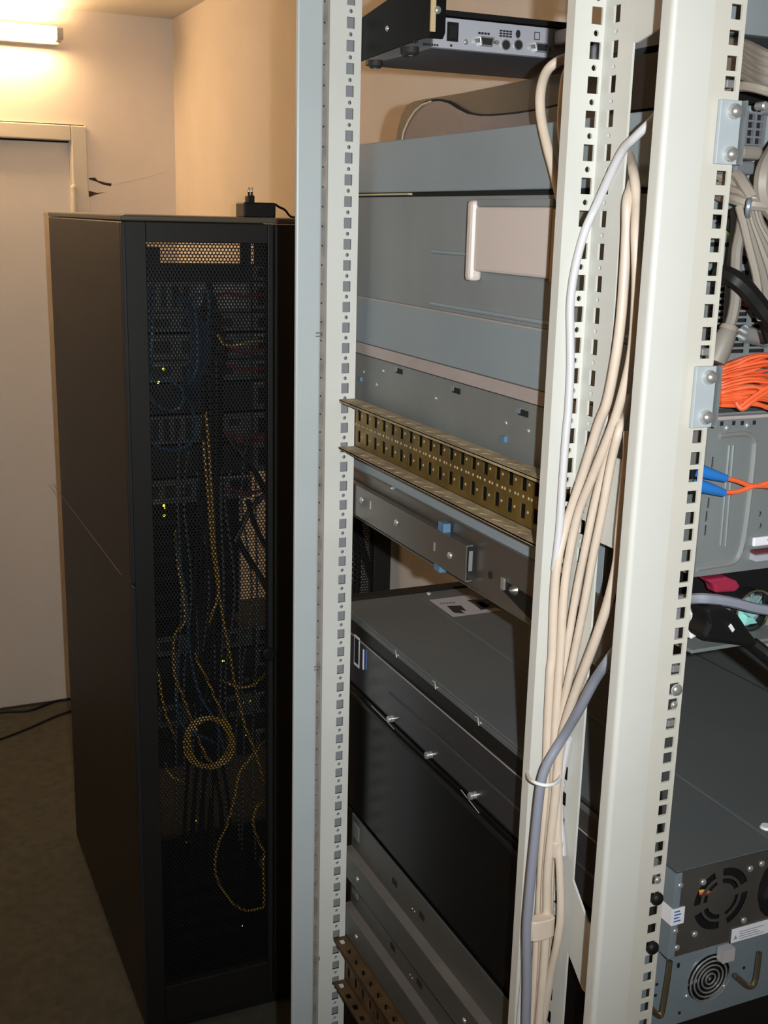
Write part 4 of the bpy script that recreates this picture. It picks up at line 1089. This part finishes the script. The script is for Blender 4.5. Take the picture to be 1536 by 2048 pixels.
# ================================================================ CABLES OF THE OPEN RACK
def cp(u, v, r, dy=0.0):
    """a point of a cable lying in the inner corner of the rear profile"""
    q = P(u, v, 'Y', YM-.001-r-dy)
    lim = MBx-r-.001-dy*.4
    if q.x > lim: q = P(u, v, 'X', lim)
    return q
def c3(x, y): return (1040+x/3.097, 400+y/3.097)
def c4(x, y): return (1040+x/3.097, 850+y/3.097)
def c5(x, y): return (1040+x/3.097, 1250+y/3.097)
def c6(x, y): return (1000+x/2.866, 1650+y/2.866)
RB = .0040
bund = [
 ('thick beige cable leftmost in the bundle along the middle post', 'beige', .0040, .004,
  [(1266, 330, .57), (1264, 368, .545), c3(665, 10), c3(660, 200), c3(645, 480), c3(625, 740), c3(590, 1000), c3(540, 1250), c4(485, 0), c4(395, 290), c4(295, 590), c4(232, 850), c4(210, 1100), c4(200, 1425), c5(188, 300), c5(170, 700), c5(160, 1000), c6(238, 250), c6(225, 500), c6(208, 750), c6(196, 950), c6(180, 1160)]),
 ('beige cable second from the left in the middle post bundle', 'beige', .0038, .010,
  [(1258, 310, .56), (1268, 350, .541), (1273, 405, .537), c3(715, 200), c3(722, 480), c3(712, 740), c3(690, 960), c3(640, 1180), c4(575, 0), c4(445, 330), c4(358, 560), c4(298, 850), c4(268, 1100), c4(250, 1425), c5(232, 450), c5(212, 760), c5(205, 1000), c6(262, 250), c6(250, 520), c6(238, 780), c6(225, 1000), c6(212, 1160)]),
 ('slim beige cable in the centre of the middle post bundle', 'beige', .0034, .003,
  [(1250, 815, .575), (1243, 845, .548), c4(602, 30), c4(540, 210), c4(470, 450), c4(405, 760), c4(345, 1060), c4(285, 1425), c5(252, 400), c5(225, 800), c5(205, 1200), c6(292, 250), c6(282, 520), c6(268, 760), c6(245, 1000), c6(228, 1160)]),
 ('slim beige cable right of centre in the middle post bundle', 'beige', .0036, .010,
  [(1262, 790, .58), (1252, 826, .550), c4(618, 20), c4(565, 230), c4(505, 560), c4(455, 800), c4(395, 1130), c4(335, 1425), c5(260, 560), c5(240, 900), c5(232, 1200), c6(335, 130), c6(345, 300), c6(347, 520), c6(325, 690), c6(290, 860), c6(262, 1040), c6(240, 1160)]),
 ('printed beige cable swinging out rightmost from the bundle', 'beige', .0041, .016,
  [c4(672, 40), c4(668, 200), c4(645, 420), c4(618, 680), c4(604, 850), c4(550, 1080), c4(478, 1300), c4(432, 1425), c5(338, 430), c5(272, 640), c5(238, 850), c5(215, 1100), c6(275, 250), c6(268, 520), c6(255, 760), c6(240, 960), c6(222, 1160)]),
]
for lab, m, r, dy, uv in bund:
    pts = [P(q[0], q[1], 'X', q[2]) if len(q) > 2 else cp(q[0], q[1], r, dy) for q in uv]
    cable('beige_cable', m, pts, r, lab, n=12, step=5)
# white cable arching over the middle post
wp = [P(1325, 215, 'X', .56), P(1306, 240, 'X', .540)] + [cp(u, v, .0032, .004) for u, v in ((1270, 275), (1240, 310), c3(470, 40), c3(400, 200), c3(340, 430), c3(312, 640), c3(312, 850), c3(312, 1050), c3(300, 1300), c4(285, 60), c4(262, 380), c4(245, 640), c4(215, 900))]
cable('white_cable', 'whitec', wp, .0034, 'white cable arching from the near post over the middle post', n=10)
# grey cable
gp = [P(1262, 1230, 'X', .575), P(1240, 1285, 'X', .548)] + [cp(u, v, .0045, .020) for u, v in (c5(555, 210), c5(465, 340), c5(370, 520), c5(270, 690), c5(175, 850), c5(135, 960), c5(115, 1100), c5(95, 1300), c6(178, 300), c6(160, 500), c6(154, 600), c6(154, 720), c6(155, 900), c6(148, 1160))]
cable('grey_cable', 'greyc', gp, .0043, 'grey cable crossing the beige bundle and running down its left edge', n=10)
# thin white cable along the lip at the bottom
cable('white_cable', 'whitec', [cp(u, v, .002, .002) for u, v in (c6(140, 700), c6(135, 800), c6(130, 900), c6(120, 1000), c6(105, 1160))], .0024, 'short white cable at the lip of the middle post near the bottom', n=8)
# white strap behind the bundle at the tie
cable('white_cable', 'whitec', [cp(u, v, .003, .001) for u, v in (c5(300, 700), c5(268, 850), c5(245, 1000), c5(240, 1150), c5(255, 1330), c5(262, 1425))], .0036, 'flat white cable half hidden behind the bundle below the tie', n=8)
# cable tie
tp = [P(u, v, 'Y', y) for u, v, y in ((1056, 1545, .806), (1057, 1555, .785), (1066, 1563, .768), (1085, 1570, .760), (1104, 1569, .758), (1117, 1561, .764), (1121, 1551, .775), (1112, 1543, .796), (1090, 1540, .812), (1066, 1541, .815))]
tie = tag(MB().tube(smooth_path(tp, 4, True), .0016, 8, True).build('cable_tie', 'white', None, smooth=True), 'white cable tie holding the bundle to the middle post', 'cable tie')
# beige clamps on the bundle
def clamp(u0, v0, u1, v1, lab, y=.758):
    a = P(u0, v0, 'Y', y); b = P(u1, v1, 'Y', y)
    t = MB(); n = 10; w_ = b.x-a.x; cxm = (a.x+b.x)/2; cy = y+.006; ring0 = []; ring1 = []
    for k in range(16):
        t_ = 2*math.pi*k/16
        cx_ = cxm+math.copysign(abs(math.cos(t_))**.6, math.cos(t_))*w_/2; yy = cy+math.copysign(abs(math.sin(t_))**.6, math.sin(t_))*.0065
        ring0.append((cx_, yy, b.z)); ring1.append((cx_, yy, a.z))
    t.rings([ring0, ring1])
    o = t.build('cable_clamp', 'beige', None, smooth=True, bevel=.001); return tag(o, lab, 'clamp')
clamp(1066, 1848, 1112, 1874, 'flat beige clamp around the cable bundle near the bottom', .768)
clamp(1109, 1688, 1128, 1714, 'small beige sleeve on the right cable of the bundle', .772)
# beige cables behind the middle post under the switch box
cable('beige_cable', 'beige', [P(1150, 112, 'X', .60), P(1118, 122, 'X', .588), P(1094, 142, 'X', .578), P(1082, 180, 'X', .568), P(1082, 230, 'X', .566), P(1094, 290, 'X', .566), P(1110, 350, 'X', .566), P(1124, 410, 'X', .566), P(1140, 470, 'X', .566)], .0045, 'beige cable curving down left of the middle post below the switch box', n=10)
cable('beige_cable', 'handleside', [P(1160, 120, 'X', .60), P(1136, 145, 'X', .585), P(1128, 200, 'X', .57), P(1126, 260, 'X', .568), P(1136, 320, 'X', .566), P(1150, 380, 'X', .566)], .0050, 'tan cable half hidden directly behind the middle post top', n=10)
# plug on the switch box
pg = thing('video_plug', P(1125, 85, 'Y', 1.13), 'beige video plug in the silver switch box beside the middle post', 'plug')
q = P(1122, 78, 'Y', YK)
MB().obox((q.x+.006, YK-.018, q.z), (.016, 0, 0), (0, .018, 0), (0, 0, .008)).build('plug_body', 'handle', pg, bevel=.003)
MB().obox((q.x+.006, YK-.037, q.z-.004), (.010, 0, 0), (0, .004, 0), (0, 0, .006)).build('plug_neck', 'black', pg, bevel=.001)

# ---- cables hanging at the rear, right of the near post
def rc(name, m, uv, r, lab, group=None, n=8, step=5, cat='cable'):
    return cable(name, m, [P(q[0], q[1], 'Y', q[2]) for q in uv], r, lab, cat, group, n=n, step=step)
tt = thing('top_device', (.8, .9, 2.03), 'grey device at the upper right edge above the grey cables', 'server')
zt0 = P(1505, 70, 'Y', .70).z
box('body', 'kvmbot', tt, XS, XE, .71, .84, zt0+.001, zt0+.14); box('rear_plate', 'srvA2', tt, XS-.002, XE, .70, .71, zt0, zt0+.14, bevel=.001)
for k in range(8):
    v0 = 84+9*k
    rc('grey_cable', 'greyl', [(1440, v0-2+3*(k % 3), .72), (1486, v0+4, .69), (1510, v0+14+3*(k % 3), .675), (1540, v0+28+5*(k % 2), .66), (1600, v0+50, .65)], .0034, 'light grey cable in the sheaf at the upper right edge', 'sheaf of light grey cables at the upper right')
rc('white_cable', 'beige2', [(1430, 178, .70), (1475, 173, .672), (1500, 173, .66), (1536, 182, .65), (1590, 200, .65)], .0035, 'pale cable running sideways just under the grey sheaf')
dk = thing('port_unit', (.8, .95, 1.99), 'black unit with a grid connector beside the upper mounting ear', 'server')
zk0, zk1 = 1.988, zt0-.004
box('body', 'black', dk, XS+.001, XE, .745, .84, zk0, zk1)
# grid connector
gc = thing('grid_connector', P(1505, 260, 'Y', .672), 'grey multi-pin connector with a dark grid and thumb screws', 'connector')
x0, z0 = Rr(1474, 288, .672); x1, z1 = Rr(1530, 228, .672)
g = MB(); hs = []
cw, chh = (x1-x0)/3, (z1-z0)/4
for i in range(3):
    for j in range(4): hs.append(rect(cw*i+.0008, chh*j+.0007, cw*(i+1)-.0008, chh*(j+1)-.0007))
g.perf((x0, .672, z0), (1, 0, 0), (0, 0, 1), [(rect(-.002, -.001, x1-x0+.002, z1-z0+.001), hs)], .003)
g.build('grid_face', 'kvmbot', gc); box('grid_back', 'dark', gc, x0-.002, x1+.002, .6755, .70, z0-.001, z1+.001)
for u, v in ((1476, 218), (1528, 222), (1515, 213)):
    q = P(u, v, 'Y', .672); MB().lathe(q, YN, [(.003, 0), (.003, .008), (.002, .009)], 10).build('thumb_screw', 'zinc', gc, smooth=True)
x0, z0 = Rr(1474, 318, .668); x1, z1 = Rr(1522, 292, .668)
box('plug_hood', 'greyl', gc, x0, x1, .664, .69, z0, z1, bevel=.003)
MB().box(x0-.001, x1-.003, .668, .69, z0-.010, z0-.001).build('plug_base', 'kvmbot', gc, bevel=.002)
rc('beige_cable', 'beige2', [(1575, 270, .66), (1546, 310, .655), (1528, 350, .65), (1530, 395, .65), (1560, 440, .65)], .0065, 'thick pale cable at the right edge beside the grid connector')
for k, (uv) in enumerate([
   [(1440, 350, .69), (1478, 372, .67), (1500, 386, .66), (1540, 398, .652)],
   [(1440, 372, .69), (1474, 384, .668), (1502, 398, .656), (1545, 410, .65)],
   [(1440, 392, .69), (1470, 398, .665), (1500, 408, .654), (1545, 412, .648)],
   [(1440, 340, .69), (1474, 350, .67), (1490, 372, .66), (1505, 396, .654)]]):
    rc('grey_cable', 'beige2', uv, .0042, 'pale cable crossing sideways at the knotted bundle on the right', 'pale cables crossing at the knot')
for k in range(6):
    u0 = 1478+7*k
    rc('grey_cable', 'beige2' if k % 2 == 0 else 'greyl', [(u0, 412, .658), (u0+10, 450, .654), (u0+22+4*k, 500, .650), (u0+36+8*k, 560, .648), (u0+44+10*k, 640, .648)], .0029, 'pale cable fanning down to the right from the knotted bundle', 'pale cables fanning from the knot')
tag(MB().tube(smooth_path([P(u, v, 'Y', y) for u, v, y in ((1499, 400, .645), (1497, 412, .640), (1495, 428, .644), (1498, 432, .660), (1503, 412, .668))], 4, True), .0018, 6, True).build('cable_tie', 'psublue', None, smooth=True), 'small grey tie around the pale cables on the right', 'cable tie')
rc('grey_cable', 'greyl', [(1486, 432, .664), (1482, 460, .662), (1474, 500, .66), (1472, 540, .66), (1472, 590, .66), (1466, 630, .66), (1458, 655, .66)], .0040, 'light grey cable hanging straight down to a moulded plug')
bt = thing('moulded_plug', P(1445, 715, 'Y', .66), 'light grey moulded plug hanging beside the near post', 'plug')
MB().tube([P(1461, 648, 'Y', .66), P(1457, 662, 'Y', .66), P(1450, 676, 'Y', .66), P(1440, 700, 'Y', .66), P(1430, 724, 'Y', .66)], [.0042, .0065, .0075, .0080, .0075], 12).build('plug_body', 'greyl', bt, smooth=True)
MB().tube([P(1460, 651, 'Y', .66), P(1457, 660, 'Y', .66)], [.0060, .0072], 12).build('plug_collar', 'beige2', bt, smooth=True)
rc('black_cable', 'blackcab', [(1475, 418, .672), (1474, 470, .668), (1466, 540, .668), (1462, 600, .668), (1458, 650, .67), (1448, 690, .675)], .0048, 'black cable hanging beside the straight light grey cable')
rc('black_cable', 'blackcab', [(1440, 548, .672), (1466, 556, .655), (1490, 575, .65), (1515, 605, .648), (1540, 640, .646), (1580, 700, .646)], .0068, 'thick black cable slanting across the vent slots')
rc('black_cable', 'blackcab', [(1508, 455, .67), (1516, 500, .668), (1520, 550, .66), (1528, 600, .655), (1550, 680, .65)], .0075, 'thick black cable hanging at the right edge above the vents')
rc('black_cable', 'blackcab', [(1440, 437, .69), (1480, 470, .68), (1510, 520, .672), (1540, 575, .668)], .0042, 'thin black cable passing behind the fanned pale cables')

# ---- orange fibre bundle
rnd = random.Random(11)
for k in range(30):
    v0 = 735+2.6*k
    f_ = k/29
    m = 'orange' if k % 3 else 'orange2'
    mid_ = 716+3.1*k+rnd.uniform(-4, 4)
    y0 = .665-.012*rnd.random()
    end_ = 712+3.6*k+rnd.uniform(-6, 6)
    if f_ < .3: mid_ -= 4; end_ -= 8
    rc('fibre_cable', m, [(1405, v0+2, .70), (1436, v0+rnd.uniform(-1, 1), y0+.006), (1470, (v0+mid_)/2+rnd.uniform(-3, 3), y0), (1505, mid_, y0-.004), (1545, end_, y0-.006), (1620, end_+rnd.uniform(-10, 30), y0)], .0013, 'orange fibre cable in the sheaf between the grey servers', 'sheaf of orange fibre cables', n=6, step=4)
for uv in ([(1472, 806, .652), (1485, 818, .648), (1510, 800, .646), (1560, 770, .646)], [(1474, 802, .654), (1482, 812, .650), (1508, 792, .648), (1560, 760, .646)], [(1505, 805, .654), (1525, 812, .652), (1560, 826, .65)]):
    rc('fibre_cable', 'orange', uv, .0016, 'orange fibre cable folded at the lower edge of the sheaf', 'folded orange fibres', n=6)
# ---- two fibre plugs with blue boots
for (uv, cc, lab) in ((((1396, 940), (1418, 947), (1452, 957)), [(1450, 956), (1475, 962), (1500, 971), (1520, 970), (1545, 963), (1600, 955)], 'upper blue boot fibre plug on the steel case'),
                     (((1394, 970), (1416, 976), (1448, 986)), [(1446, 985), (1470, 984), (1492, 978), (1512, 972), (1545, 974), (1600, 985)], 'lower blue boot fibre plug on the steel case')):
    t = thing('fibre_plug', P(uv[0][0], uv[0][1], 'Y', .662), lab, 'plug')
    MB().tube([P(u, v, 'Y', .660) for u, v in uv], [.0052, .0046, .0030], 10).build('boot', 'lcblue', t, smooth=True)
    q = P(uv[0][0]-4, uv[0][1]+5, 'Y', .664)
    MB().obox(q, (.006, 0, 0), (0, .003, 0), (0, 0, .004)).build('connector', 'black', t, bevel=.0008)
    cable('fibre', 'orange', [P(u, v, 'Y', .660-.0015*i) for i, (u, v) in enumerate(cc)], .0018, parent=t)
